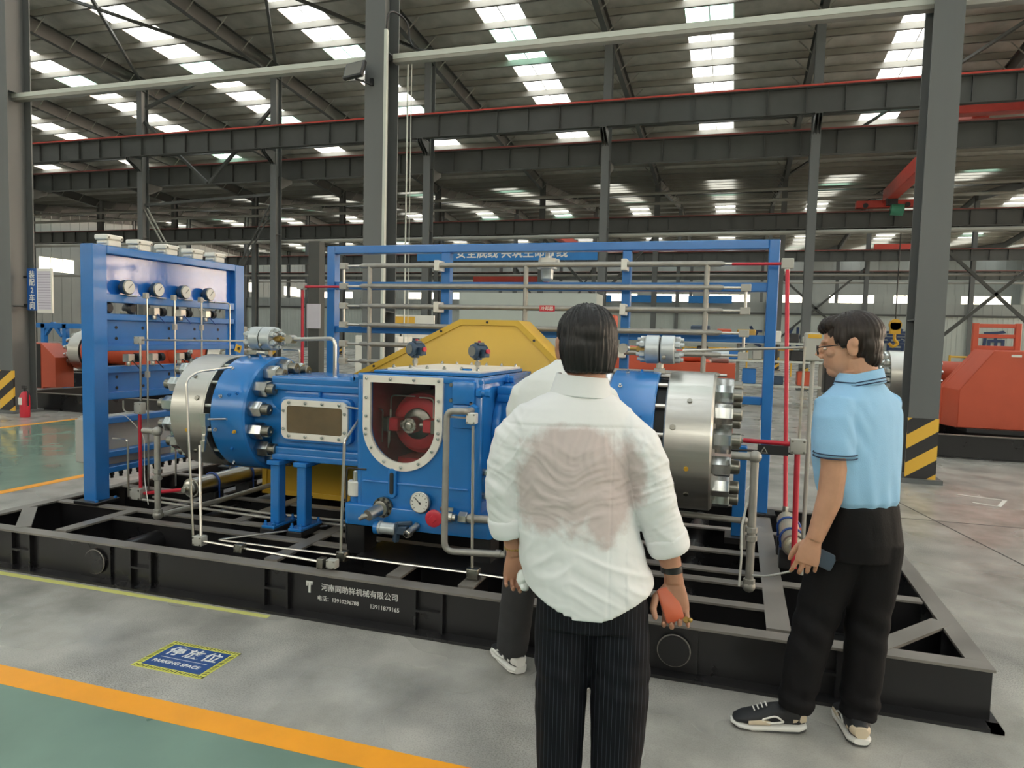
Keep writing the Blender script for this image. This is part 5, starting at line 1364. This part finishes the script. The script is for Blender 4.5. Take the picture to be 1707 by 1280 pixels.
def ell(c, a, b, yaw=0, n=32, e=2.3, dz=None):
    ca, sa = math.cos(yaw), math.sin(yaw); out = []
    for i in range(n):
        t = 2*PI*i/n; cx_, sy_ = math.cos(t), math.sin(t)
        u = a*math.copysign(abs(cx_)**(2/e), cx_); w = b*math.copysign(abs(sy_)**(2/e), sy_)
        out.append(Vector((c[0]+u*ca-w*sa, c[1]+u*sa+w*ca, c[2]+(dz(cx_, sy_) if dz else 0))))
    return out
def head_shapes(mb, Mh):
    """face towards +y, origin between the ears; Mh places it"""
    k = len(mb.v)
    mb.sph((0,-.012,.03), (.075,.097,.085), 28, 18)
    mb.sph((0,.028,-.035), (.06,.066,.08), 24, 16)
    mb.sph((0,.05,-.085), (.034,.04,.03), 16, 10)
    mb.sph((0,.03,-.07), (.052,.05,.035), 16, 10)
    mb.limb([(0,.088,.02),(0,.105,-.012),(0,.112,-.026)], [.009,.012,.013], 12)
    mb.sph((-.012,.1,-.03), .009, 10, 8).sph((.012,.1,-.03), .009, 10, 8)
    mb.sph((0,.078,.024), (.048,.018,.011), 16, 8)
    mb.sph((0,.086,-.058), (.023,.012,.006), 12, 8).sph((0,.084,-.068), (.02,.012,.007), 12, 8)
    for s_ in (-1, 1):
        mb.sph((s_*.045,.062,-.018), (.02,.02,.018), 12, 8)
        R_ = Matrix.Rotation(s_*-.35, 3, 'Z')
        mb.sph((s_*.082,-.012,-.01), (.008,.02,.034), 14, 10, R_)
        mb.sph((s_*.086,-.021,.008), (.008,.014,.019), 12, 8, R_)
    mb.limb([(0,-.018,-.05),(0,-.03,-.12),(0,-.033,-.17),(0,-.03,-.19)], [.058,.055,.05,.042], 24)
    return mb.xf(Mh, k)
def hand_shapes(mb, Mh, left=False, curls=((.3,.5,.4),)*4, spread=(.06,.02,-.02,-.07), thumb=((.55,.35,-.75),(.3,.5,-.8),(.15,.45,-.85)), sc=1.0):
    """wrist at the origin, fingers down (-z), palm faces +y, thumb at +x (mirrored for a left hand)"""
    k = len(mb.v); s_ = -1 if left else 1
    rr = lambda z, a, b, x=0: ell((x*s_,0,z), a, b, 0, 20, 2.6)
    mb.loft([rr(.012,.027,.02), rr(-.015,.03,.0185), rr(-.045,.038,.017,.001), rr(-.075,.042,.0155,.001), rr(-.096,.041,.012)])
    mb.sph((s_*.024,.008,-.04), (.018,.014,.03), 14, 10)
    for i, (bx, L, r_) in enumerate(((.031,.074,.0085),(.0105,.082,.0088),(-.0105,.076,.0084),(-.031,.06,.0075))):
        c = curls[i] if i < len(curls) else curls[-1]
        p = Vector((bx*s_, .001, -.09 - (0,.004,.001,-.006)[i])); ang = 0; pts = [p + Vector((0,0,.02)), p]; rad = [r_*1.05, r_*1.08]
        for j, f in enumerate((.45,.31,.24)):
            ang += c[j]
            d = Vector((spread[i]*s_*(1-j*.2), math.sin(ang), -math.cos(ang))).normalized()
            q = pts[-1] + d*L*f
            pts.append(pts[-1].lerp(q,.5)); rad.append(r_*(.98,.92,.86)[j])
            pts.append(q); rad.append(r_*(1.03,.95,.72)[j])
        pts.append(pts[-1] + d*.005); rad.append(r_*.35)
        mb.limb(pts, rad, 12)
    p = Vector((s_*.022,.006,-.025)); pts = [p]; rad = [.014]
    for j, (d, L, r_) in enumerate(zip(thumb, (.042,.034,.028), (.0125,.0105,.008))):
        d = Vector((d[0]*s_, d[1], d[2])).normalized(); p = p + d*L; pts.append(p); rad.append(r_)
    pts.append(p + d*.006); rad.append(.003)
    mb.limb(pts, rad, 12)
    if sc != 1.0: mb.xf(Matrix.Scale(sc,4), k)
    return mb.xf(Mh, k)
def frame(origin, z_axis, y_axis):
    """rotation whose z and y axes follow the two given directions"""
    z = Vector(z_axis).normalized(); y = Vector(y_axis); y = (y - z*y.dot(z)).normalized(); x = y.cross(z)
    return Matrix.Translation(Vector(origin)) @ Matrix((x, y, z)).transposed().to_4x4()
def wave(co, f, seed=0):
    return noise.noise(Vector((co.x*f[0]+seed, co.y*f[1]+seed*.7, co.z*f[2])))
def streak(amp, seed=0, f=34):
    def d(co, n):
        a = math.atan2(co.x, -co.y)
        return amp*noise.noise(Vector((a*f/6.28*3, co.z*9, seed))) + amp*.7*noise.noise(Vector((a*f, co.z*16, seed+5)))
    return d
def shoe(parent, c, yaw, L, mats, name='shoe', W_=.1):
    """toe along +y before the yaw; c = middle of the sole on the floor"""
    R_ = Matrix.Translation(c) @ Matrix.Rotation(yaw, 4, 'Z')
    def ring(y, a, z0, z1, e=2.6):
        return [Vector((a*math.copysign(abs(math.cos(t))**(2/e), math.cos(t)), y, (z0+z1)/2+(z1-z0)/2*math.copysign(abs(math.sin(t))**(2/e), math.sin(t)))) for t in [2*PI*i/20 for i in range(20)]]
    h = L/2; w = W_/2
    up = MB().loft([ring(-h+.004,w*.5,.03,.085), ring(-h+.03,w*.78,.025,.105), ring(-h*.5,w*.8,.025,.11), ring(-.01,w*.82,.025,.1), ring(h*.35,w*.95,.025,.075), ring(h*.7,w*.92,.025,.058), ring(h*.93,w*.6,.025,.045), ring(h-.003,w*.25,.027,.036)]).xf(R_)
    o = simple(name, up, mats[0], parent)
    so = MB().loft([ring(-h-.004,w*.55,.012,.036), ring(-h+.03,w*.9,.002,.04), ring(-h*.4,w*.9,.0,.036), ring(h*.1,w*.92,.0,.032), ring(h*.5,w*1.05,.0,.03), ring(h*.85,w*.85,.004,.03), ring(h+.006,w*.35,.014,.03)]).xf(R_)
    s1 = simple('sole', so, mats[1], o)
    so = MB().loft([ring(-h-.002,w*.5,.004,.018), ring(-h+.03,w*.88,-.001,.02), ring(h*.1,w*.88,-.001,.008), ring(h*.85,w*.8,.001,.012), ring(h,w*.35,.008,.016)]).xf(R_)
    simple('outsole', so, mats[2], o)
    hc = MB().loft([ring(-h-.003,w*.46,.036,.08), ring(-h+.018,w*.74,.036,.088), ring(-h+.055,w*.815,.038,.07)]).xf(R_)
    simple('heel_panel', hc, mats[3], o)
    for s_ in (-1, 1):
        pl = MB().tube([(s_*w*.86,-h*.35,.05),(s_*w*.88,-.02,.075),(s_*w*.9,h*.3,.052),(s_*w*.93,.0,.042),(s_*w*.86,-h*.35,.05)], .004, 6, .02).xf(R_)
        simple('side_stripe', pl, mats[4], o)
        pt = MB().loft([ring(h*.02,.004,.034,.05), ring(h*.3,.006,.032,.054), ring(h*.62,.005,.03,.046)]).xf(Matrix.Translation((s_*w*.9,0,0))).xf(R_)
        simple('side_patch', pt, mats[3], o)
    lc = MB()
    for i in range(4): lc.tube([(-.018,.012+.016*i,.1-.008*i),(0,.014+.016*i,.107-.008*i),(.018,.012+.016*i,.1-.008*i)], .003, 6)
    simple('laces', lc.xf(R_), mats[4], o)
    return o
M['shoeblk'] = pm('black_shoe_mesh', (30,31,34), .6, bump=.1, bs=200)
M['shoewht'] = pm('white_rubber', (228,226,220), .5)
M['shoegry'] = pm('grey_rubber', (70,70,70), .5)
M['shoebge'] = pm('beige_leather', (206,190,164), .55)
EZ = Vector((0,0,1))

# ---------------------------------------------------------------- person A: white shirt, seen from behind
def frame_of(o, f):
    f = Vector((f[0], f[1], 0)).normalized()
    return Matrix.Translation((o[0], o[1], 0)) @ Matrix(((f.y, f.x, 0), (-f.x, f.y, 0), (0,0,1))).to_4x4()
WA = frame_of((-.425,2.28), (-.2,.98))
b = MB()
hA = Matrix.Translation((-.042,.02,1.572)) @ Matrix.Rotation(.22,4,'Z') @ Matrix.Rotation(-.05,4,'X') @ Matrix.Scale(1.1,4)
head_shapes(b, hA)
b.loft([ell((-.05,-.01,1.42),.055,.05), ell((-.06,-.01,1.37),.12,.06), ell((-.07,0,1.25),.16,.09), ell((-.06,.01,1.05),.16,.11), ell((-.02,.01,.85),.15,.1), ell((0,0,.76),.14,.095)])
for pts in (((-.09,0,.8),(-.1,0,.45),(-.095,0,.08)), ((.09,0,.8),(.11,0,.45),(.1,0,.08))): b.limb(pts, [.075,.055,.04], 16)
b.sph((-.09,.06,.055), (.022,.07,.02), 14, 10).sph((.1,.06,.055), (.022,.07,.02), 14, 10)
b.limb([(-.2,-.01,1.31),(-.262,-.01,1.25),(-.288,-.005,1.08),(-.272,.01,.97),(-.26,.03,.885),(-.258,.035,.865)], [.045,.046,.042,.04,.029,.027], 18)
b.limb([(.06,-.01,1.31),(.125,-.01,1.25),(.185,-.01,1.1),(.235,.005,.95),(.27,.02,.83),(.272,.022,.805)], [.045,.046,.043,.043,.031,.029], 18)
hand_shapes(b, frame((-.258,.035,.872), (-.02,-.06,1), (.25,-1,.0)), True, ((.5,.9,.7),(.55,1.0,.8),(.6,1.0,.8),(.6,.9,.7)), thumb=((.5,.55,-.7),(.1,.75,-.65),(-.2,.6,-.8)), sc=.98)
hand_shapes(b, frame((.272,.022,.812), (-.1,-.02,1), (-.15,-1,.0)), False, ((.45,.95,.9),(.55,1.0,.95),(.6,1.05,.9),(.35,.5,.4)), thumb=((.8,.4,-.55),(.25,.6,-.8),(-.25,.55,-.8)), sc=1.12)
pA = meshpart('person', remesh(b, .0036, 2), WA, M['skinA'])
tag(pA, 'person in a white shirt and dark pinstriped trousers, back to us, holding an orange phone', 'person')
hb = MB()
hb.sph((0,-.016,.036), (.089,.102,.09), 28, 18)
hb.loft([ell((0,-.03,.065),.06,.06,0,28), ell((0,-.03,.03),.084,.08,0,28,2.2), ell((0,-.036,.0),.087,.079,0,28,2.3), ell((0,-.043,-.03),.083,.07,0,28,2.3), ell((0,-.05,-.055),.076,.06,0,28), ell((0,-.053,-.074),.071,.053,0,28), ell((0,-.053,-.08),.067,.048,0,28)])
hb.sph((0,.03,.085), (.06,.05,.035), 18, 12)
hb.xf(hA)
hm = remesh(hb, .0042, 14, None)
d_ = streak(.0042, 3)
inv = hA.inverted()
bm = bmesh.new(); bm.from_mesh(hm); bm.normal_update()
for v in bm.verts: v.co = v.co + v.normal*d_(inv @ v.co, v.normal)
bm.to_mesh(hm); bm.free()
meshpart('hair', hm, WA, M['hair'], pA)
# shirt
b = MB()
hem = lambda cx_, sy_: -.085*(1-abs(cx_))**.8 + .02*abs(cx_)
rings = [ell((-.055,.0,1.455),.066,.062,.1), ell((-.055,-.008,1.43),.085,.068,.1), ell((-.06,-.012,1.405),.135,.08,.1), ell((-.066,-.012,1.375),.178,.095,.1), ell((-.07,-.012,1.33),.2,.112,.1),
         ell((-.075,-.01,1.25),.2,.128,.08), ell((-.072,-.004,1.16),.194,.134,.05), ell((-.06,.004,1.05),.196,.14), ell((-.045,.006,.95),.2,.143), ell((-.025,.006,.86),.212,.15), ell((-.012,.004,.81),.215,.152,0,32,2.3,lambda c,s: hem(c,s)*.5), ell((-.008,.002,.785),.214,.15,0,32,2.3,hem)]
b.loft(rings)
b.limb([(-.16,-.012,1.315),(-.215,-.013,1.312),(-.26,-.015,1.26),(-.285,-.012,1.17),(-.292,-.01,1.09),(-.288,.0,1.03),(-.28,.005,.985)], [.06,.072,.074,.07,.066,.064,.06], 24)
b.limb([(.03,-.012,1.31),(.085,-.013,1.304),(.13,-.015,1.262),(.162,-.014,1.19),(.19,-.01,1.09),(.222,-.002,1.0),(.243,.004,.945)], [.06,.07,.075,.074,.071,.068,.064], 24)
def ridge(x, y, z): return 1 - abs(noise.noise(Vector((x, y, z))))*2.2
def shirt_wr(co, n):
    back = max(0, -n.y)**.7
    u = co.x+.062; z = co.z; au = abs(u)
    d = .004*wave(co, (7,4,11), 2)
    warp = 1.2*noise.noise(Vector((u*7, 2, z*7)))
    mid = math.exp(-((z-1.13)/.12)**2)*back
    d += mid*.0075*max(0, ridge(u*5+1.5, z*26-au*9+warp, 1.0)-.35)          # drag lines across the wet back
    d += mid*.004*max(0, ridge(u*9, z*44-au*16+warp*2, 6.0)-.4)
    d += back*math.exp(-((z-1.25)/.06)**2)*.0045*max(0, ridge(u*24+warp, z*6, 3.0)-.3)   # gathers below the yoke
    low = math.exp(-((z-.88)/.11)**2)
    d += low*.007*(max(0, ridge(u*6+z*5, z*15+u*6*math.copysign(1,u), 8.0)-.3)-.2)
    side = math.exp(-((au-.19)/.06)**2)*math.exp(-((z-1.2)/.12)**2)
    d += side*.006*max(0, ridge(u*8, z*22+au*30, 4.0)-.3)
    if au > .17: d += .005*(max(0, ridge(co.x*9, z*17+co.x*6, 2.0)-.35)-.15)   # sleeves
    d -= .003*math.exp(-((z-1.325+.03*au)/.004)**2)*back
    d -= .0018*math.exp(-((u-.115)/.003)**2)*back*(z < 1.3)
    return d
shirt = meshpart('shirt', remesh(b, .0052, 3, shirt_wr), WA, M['shirt'], pA)
cl = MB()
for r0, z0, r1, z1, th in ((.079,1.475,.094,1.412,.004),):
    n_ = 40; ro = []
    for (rx, ry, z) in ((.07,.066,1.437),(.076,.071,1.478),(.083,.078,1.478),(.103,.09,1.415),(.099,.086,1.411)):
        ro.append([Vector((-.05+rx*math.cos(2*PI*i/n_), -.006+ry*math.sin(2*PI*i/n_), z - (.014 if math.sin(2*PI*i/n_) > .55 else 0) - .006*math.cos(2*PI*i/n_))) for i in range(n_)])
    cl.loft(ro, caps=False)
simple('collar', cl, M['shirt'], shirt)
for p, q, r_ in (((-.283,.003,1.005),(-.272,.012,.935),.064), ((.232,.002,.975),(.258,.012,.905),.067)):
    p, q = Vector(p), Vector(q); ax = (q-p)
    cf = MB().lathe(p, ax, [(0,r_*.8),(.0,r_*.98),(.012,r_*1.07),(.05,r_*1.05),(.068,r_*.98),(.07,r_*.9),(.06,r_*.82)], 28)
    me = remesh(cf, .005, 2, lambda co, n: .004*wave(co,(14,14,22),1))
    meshpart('rolled_cuff', me, WA, M['shirt'], shirt)
# trousers
b = MB()
b.loft([ell((-.02,.0,.96),.15,.105), ell((-.01,0,.88),.168,.118), ell((0,0,.8),.176,.124), ell((.003,.0,.74),.18,.128), ell((.003,0,.66),.18,.122)])
b.limb([(-.085,.0,.74),(-.088,0,.62),(-.088,-.005,.45),(-.086,.0,.25),(-.083,0,.06)], [.092,.094,.087,.08,.072], 24)
b.limb([(.092,.0,.74),(.1,0,.62),(.108,-.005,.45),(.105,.0,.25),(.1,0,.06)], [.094,.1,.098,.088,.076], 24)
tr = lambda co, n: .003*wave(co,(8,8,7),3) + .0025*wave(co,(20,20,14),8) + .003*math.exp(-((co.z-.5)/.08)**2)*math.sin(co.z*70+co.x*20)
meshpart('trousers', remesh(b, .0062, 3, tr), WA, M['pin'], pA)
sm = (M['shoeblk'],)*5
shoe(pA, (-.09,.05,0), .12, .28, sm); shoe(pA, (.1,.05,0), -.12, .28, sm)
bd = MB(); bd.lathe((.262,.017,.862), (.08,.02,-1), [(0,.033),(.0,.0355),(.022,.036),(.022,.032)], 28); simple('wristband', bd, M['blackp'], pA)
bd = MB()
for i in range(22):
    a = 2*PI*i/22; bd.sph((-.259+.031*math.cos(a), .033+.031*math.sin(a), .885), .0048, 8, 6)
simple('bracelet', bd, M['brass'], pA)
rg = MB().lathe((.31,-.03,.70), (.2,.5,-.8), [(0,.0075),(0,.0105),(.006,.0105),(.006,.0075)], 16).sph((.322,-.035,.70), (.008,.007,.008), 10, 8); simple('ring', rg, M['brass'], pA)
# what person A holds
ph = MB(); ph.prism(rrect(-.031,.031,-.056,.056,.009), 'y', -.0045, .0045)
RP = WA @ Matrix.Translation((.262,.0,.736)) @ Matrix.Rotation(-.34,4,'Y') @ Matrix.Rotation(-.16,4,'X') @ Matrix.Rotation(.3,4,'Z')
ph.xf(RP); po = ph.build('phone', pm('orange_phone_case', (190,92,60), .35), bevel=.0025, segs=2)
tag(po, 'orange phone held low in the right hand of the person in the white shirt', 'phone')
MB().prism(rrect(-.0315,.0315,-.0565,.0565,.0095), 'y', -.002, .002).xf(RP).build('phone_edge', pm('pink_phone_edge', (226,130,116), .3), po, smooth=0)
ti = MB().sph((-.225,-.018,.80), (.022,.018,.03), 14, 10).sph((-.212,-.02,.825), (.014,.012,.022), 12, 8).sph((-.217,-.024,.772), (.016,.014,.016), 12, 8)
me = remesh(ti, .003, 1, lambda co, n: .006*wave(co,(60,60,60),2)); o = meshpart('tissue', me, WA, M['tee']); tag(o, 'crumpled white tissue in the left hand of the person in the white shirt', 'tissue')

# ---------------------------------------------------------------- person B: light blue polo, head in profile
WB = frame_of((.43,3.1), (-.35,.94))
yb = .42
b = MB()
hB = Matrix.Translation((.008,.015,1.596)) @ Matrix.Rotation(1.02,4,'Z') @ Matrix.Rotation(-.16,4,'X') @ Matrix.Scale(1.09,4)
head_shapes(b, hB)
b.limb([(.02,-.0,1.5),(.035,-.005,1.44),(.045,-.01,1.38)], [.054,.05,.05], 20)
b.loft([ell((.04,-.0,1.42),.055,.05,yb), ell((.045,0,1.36),.12,.065,yb), ell((.05,0,1.2),.15,.1,yb), ell((.06,0,1.0),.14,.1,yb), ell((.085,0,.85),.145,.1,yb)])
b.limb([(.05,.02,.85),(-.03,.05,.5),(-.135,.03,.09)], [.075,.05,.03], 16)
b.limb([(.13,-.02,.85),(.13,.0,.5),(.11,-.01,.09)], [.075,.05,.03], 16)
b.sph((-.19,.04,.055), (.08,.024,.02), 14, 10).sph((.105,.03,.055), (.024,.075,.02), 14, 10)
b.limb([(-.06,-.07,1.36),(-.09,-.09,1.26),(-.088,-.1,1.12),(-.1,-.1,1.0),(-.135,-.09,.87),(-.146,-.088,.835)], [.055,.054,.05,.047,.034,.031], 18)
b.limb([(.17,.08,1.36),(.215,.12,1.25),(.23,.14,1.1),(.2,.18,.95),(.16,.2,.85)], [.055,.05,.045,.042,.03], 18)
hand_shapes(b, frame((-.148,-.088,.838), (.22,-.05,1), (.45,.95,.0)), True, ((.3,.35,.3),(.35,.6,.5),(.4,.7,.55),(.35,.7,.5)), spread=(.16,.03,-.04,-.12), thumb=((.5,.6,-.7),(.3,.3,-.9),(.1,.3,-.95)), sc=1.08)
hand_shapes(b, frame((.16,.2,.86), (0,0,1), (-1,0,0)), False, ((.3,.4,.3),))
pB = meshpart('person', remesh(b, .0036, 2), WB, M['skinB'])
tag(pB, 'person in a light blue polo shirt and black trousers, looking left, with glasses', 'person')
hb = MB()
hb.sph((0,-.02,.04), (.083,.1,.086), 28, 18).sph((0,-.055,-.005), (.074,.055,.075), 22, 14)
hb.sph((0,-.062,-.05), (.06,.042,.045), 18, 12)
hb.sph((0,.045,.082), (.062,.052,.036), 20, 12).sph((.02,.075,.075), (.04,.03,.025), 16, 10)
for s_ in (-1,1): hb.sph((s_*.072,.016,.022), (.009,.018,.034), 12, 8)
hb.xf(hB); hm = remesh(hb, .0042, 6, None); inv = hB.inverted(); d_ = streak(.0042, 11, 26)
bm = bmesh.new(); bm.from_mesh(hm); bm.normal_update()
for v in bm.verts: v.co = v.co + v.normal*d_(inv @ v.co, v.normal)
bm.to_mesh(hm); bm.free()
meshpart('hair', hm, WB, M['hairB'], pB)
gl = MB()
for s_ in (-1,1):
    gl.tube([(s_*.03+.022*math.cos(a), .108+.006*math.cos(a*2)*0, -.004+.018*math.sin(a)) for a in [2*PI*i/16 for i in range(17)]], .0018, 6)
    gl.tube([(s_*.052,.107,.004),(s_*.074,.09,.006),(s_*.083,.0,.004),(s_*.084,-.015,-.004)], .0019, 6, .012)
gl.tube([(-.008,.108,0),(0,.112,.004),(.008,.108,0)], .0018, 6)
simple('glasses', gl.xf(hB), M['blackp'], pB)
ey = MB()
for s_ in (-1,1): ey.sph((s_*.032,.082,-.002), (.008,.006,.0045), 12, 8)
simple('eyes', ey.xf(hB), M['gaugef'], pB)
# polo
b = MB()
b.loft([ell((.046,-.002,1.475),.074,.07,yb), ell((.046,-.004,1.445),.096,.08,yb), ell((.045,-.008,1.42),.135,.085,yb), ell((.048,-.005,1.385),.185,.1,yb), ell((.05,0,1.33),.205,.118,yb), ell((.05,.0,1.24),.205,.128,yb), ell((.054,0,1.14),.198,.13,yb), ell((.064,0,1.04),.182,.128,yb), ell((.074,0,.985),.172,.124,yb), ell((.078,0,.965),.158,.112,yb), ell((.08,0,.93),.145,.102,yb)])
b.limb([(-.07,-.055,1.37),(-.09,-.085,1.3),(-.092,-.1,1.22),(-.09,-.105,1.165)], [.08,.078,.077,.075], 26)
b.limb([(.17,.06,1.37),(.205,.11,1.29),(.225,.13,1.2),(.228,.14,1.13)], [.08,.077,.074,.07], 26)
def polo_wr(co, n):
    d = .0034*wave(co,(8,8,6),5) + .002*wave(co,(22,22,14),2)
    d += .0035*math.exp(-((co.z-1.0)/.1)**2)*math.sin((co.x*1.0+co.y*.6)*70+co.z*22+2*wave(co,(5,5,5)))
    d += .003*math.exp(-((co.z-1.27)/.1)**2)*math.exp(-((co.x+.03)/.06)**2)*math.sin(co.z*60+co.x*90)
    return d
polo = meshpart('polo_shirt', remesh(b, .0058, 3, polo_wr), WB, M['polo'], pB)
n_ = 40; ro = []
for (rx, ry, z) in ((.077,.074,1.45),(.079,.076,1.505),(.085,.082,1.505),(.102,.093,1.452),(.098,.09,1.449)):
    ro.append([Vector((.046+rx*math.cos(t)*math.cos(yb)-ry*math.sin(t)*math.sin(yb), -.003+rx*math.cos(t)*math.sin(yb)+ry*math.sin(t)*math.cos(yb), z + .03*max(0,-math.sin(t-.5))*.8 - .02)) for t in [2*PI*i/n_ for i in range(n_)]])
cl = simple('collar', MB().loft(ro, caps=False), M['polo'], polo)
for k_, (rx, ry, dz) in enumerate(((.1025,.0945,.006),(.099,.0915,.018))):
    simple('collar_stripe', MB().tube([(.046+rx*math.cos(t)*math.cos(yb)-ry*math.sin(t)*math.sin(yb), -.003+rx*math.cos(t)*math.sin(yb)+ry*math.sin(t)*math.cos(yb), 1.452+dz+.03*max(0,-math.sin(t-.5))*.8-.02) for t in [2*PI*i/48 for i in range(49)]], .0022, 6), M['navytrim'], cl)
for z_ in (1.166, 1.18):
    simple('sleeve_stripe', MB().tube([(-.09+.0785*math.cos(t), -.103+.0785*math.sin(t), z_) for t in [2*PI*i/40 for i in range(41)]], .0024, 6), M['navytrim'], polo)
b = MB()
b.loft([ell((.079,0,.972),.162,.116,yb), ell((.08,0,.955),.163,.12,yb), ell((.082,0,.9),.168,.13,yb), ell((.088,0,.82),.172,.138,yb), ell((.09,0,.75),.17,.13,yb)])
b.limb([(.03,.02,.82),(-.01,.03,.66),(-.06,.03,.48),(-.115,.01,.28),(-.148,-.0,.1)], [.108,.1,.085,.078,.07], 24)
b.limb([(.14,-.02,.82),(.145,-.01,.66),(.14,.0,.48),(.128,-.01,.28),(.112,-.02,.085)], [.105,.098,.084,.078,.072], 24)
trb = lambda co, n: .003*wave(co,(8,8,6),13) + .003*wave(co,(18,18,12),4) + .004*math.exp(-((co.z-.46)/.1)**2)*math.sin(co.z*55+co.x*35) + .005*math.exp(-((co.z-.14)/.07)**2)*math.sin(co.z*75+co.x*20)
meshpart('trousers', remesh(b, .0062, 3, trb), WB, M['trous'], pB)
smB = (M['shoeblk'], M['shoewht'], M['shoegry'], M['shoebge'], M['shoewht'])
shoe(pB, (-.235,.045,0), 1.42, .29, smB, W_=.105); shoe(pB, (.112,.03,0), -.22, .28, smB, W_=.105)
ph = MB(); ph.prism(rrect(-.034,.034,-.064,.064,.01), 'y', -.0045, .0045)
RP = WB @ frame((-.112,-.056,.758), (.95,-.42,-.4), (.45,.95,0))
po = ph.xf(RP).build('phone', pm('slate_phone', (70,82,98), .3), bevel=.0025, segs=2)
tag(po, 'dark slate phone held in the left hand of the person in the blue polo shirt', 'phone')

# ---------------------------------------------------------------- person C: white T-shirt, mostly hidden
WC = frame_of((-.79,3.1), (.1,.98))
b = MB()
hC = Matrix.Translation((.14,.05,1.615)) @ Matrix.Rotation(-.15,4,'Z') @ Matrix.Scale(1.06,4)
head_shapes(b, hC)
b.loft([ell((.09,.03,1.45),.07,.06), ell((.07,.01,1.38),.11,.06), ell((.05,0,1.2),.15,.09), ell((.02,0,.95),.15,.1), ell((.0,0,.8),.15,.1)])
for pts in (((-.07,0,.85),(-.1,-.0,.45),(-.178,.06,.1)), ((.08,0,.85),(.12,.0,.45),(.16,0,.1))): b.limb(pts, [.075,.05,.026], 16)
b.sph((-.2,.09,.055), (.035,.035,.02), 14, 10).sph((.168,.05,.055), (.022,.07,.02), 14, 10)
b.limb([(-.08,0,1.33),(-.14,.03,1.2),(-.1,.16,1.02),(-.0,.26,1.0)], [.045,.045,.04,.03], 16)
b.limb([(.2,0,1.33),(.27,.03,1.2),(.24,.16,1.02),(.14,.26,1.0)], [.045,.045,.04,.03], 16)
hand_shapes(b, frame((0,.27,1.0), (-.9,-.4,.1), (0,0,-1)), True); hand_shapes(b, frame((.13,.27,1.0), (.9,-.4,.1), (0,0,-1)), False)
pC = meshpart('person', remesh(b, .0042, 2), WC, M['skinB'])
tag(pC, 'person in a white T-shirt and black jeans, mostly hidden behind the nearest person', 'person')
hb = MB().sph((0,-.014,.036), (.085,.104,.09), 26, 16).sph((0,-.05,-.01), (.076,.058,.08), 20, 14).xf(hC)
hm = remesh(hb, .005, 2, lambda co, n: .003*wave(co,(40,40,12),1)); meshpart('hair', hm, WC, M['hair'], pC)
b = MB()
b.loft([ell((.085,.02,1.5),.066,.062), ell((.08,.015,1.475),.09,.075), ell((.07,.01,1.445),.14,.09), ell((.062,.005,1.41),.18,.11), ell((.058,.003,1.36),.205,.125), ell((.055,0,1.28),.21,.14), ell((.045,0,1.1),.205,.145), ell((.03,0,.95),.2,.145), ell((.02,0,.86),.2,.14)])
b.limb([(-.07,0,1.375),(-.12,.005,1.33),(-.145,.015,1.26),(-.148,.03,1.19)], [.06,.074,.074,.07], 22); b.limb([(.19,0,1.375),(.24,.005,1.33),(.27,.015,1.26),(.275,.03,1.19)], [.06,.074,.074,.07], 22)
meshpart('tshirt', remesh(b, .007, 3, lambda co, n: .004*wave(co,(8,8,8),6)), WC, M['tee'], pC)
b = MB()
b.loft([ell((.01,0,.95),.165,.12), ell((.01,0,.85),.178,.13), ell((.01,0,.76),.175,.125)])
b.limb([(-.08,0,.82),(-.1,-.01,.6),(-.13,-.0,.4),(-.178,.055,.105)], [.1,.09,.08,.076], 22); b.limb([(.09,0,.82),(.12,0,.6),(.14,0,.4),(.16,0,.1)], [.1,.09,.078,.07], 22)
meshpart('jeans', remesh(b, .007, 3, lambda co, n: .004*wave(co,(12,12,16),6)), WC, M['jean'], pC)
smC = (M['shoeblk'], M['shoewht'], M['shoewht'], M['shoewht'], M['shoewht'])
shoe(pC, (-.225,.12,0), .85, .275, smC, W_=.108); shoe(pC, (.17,.05,0), -.15, .29, smC, W_=.108)
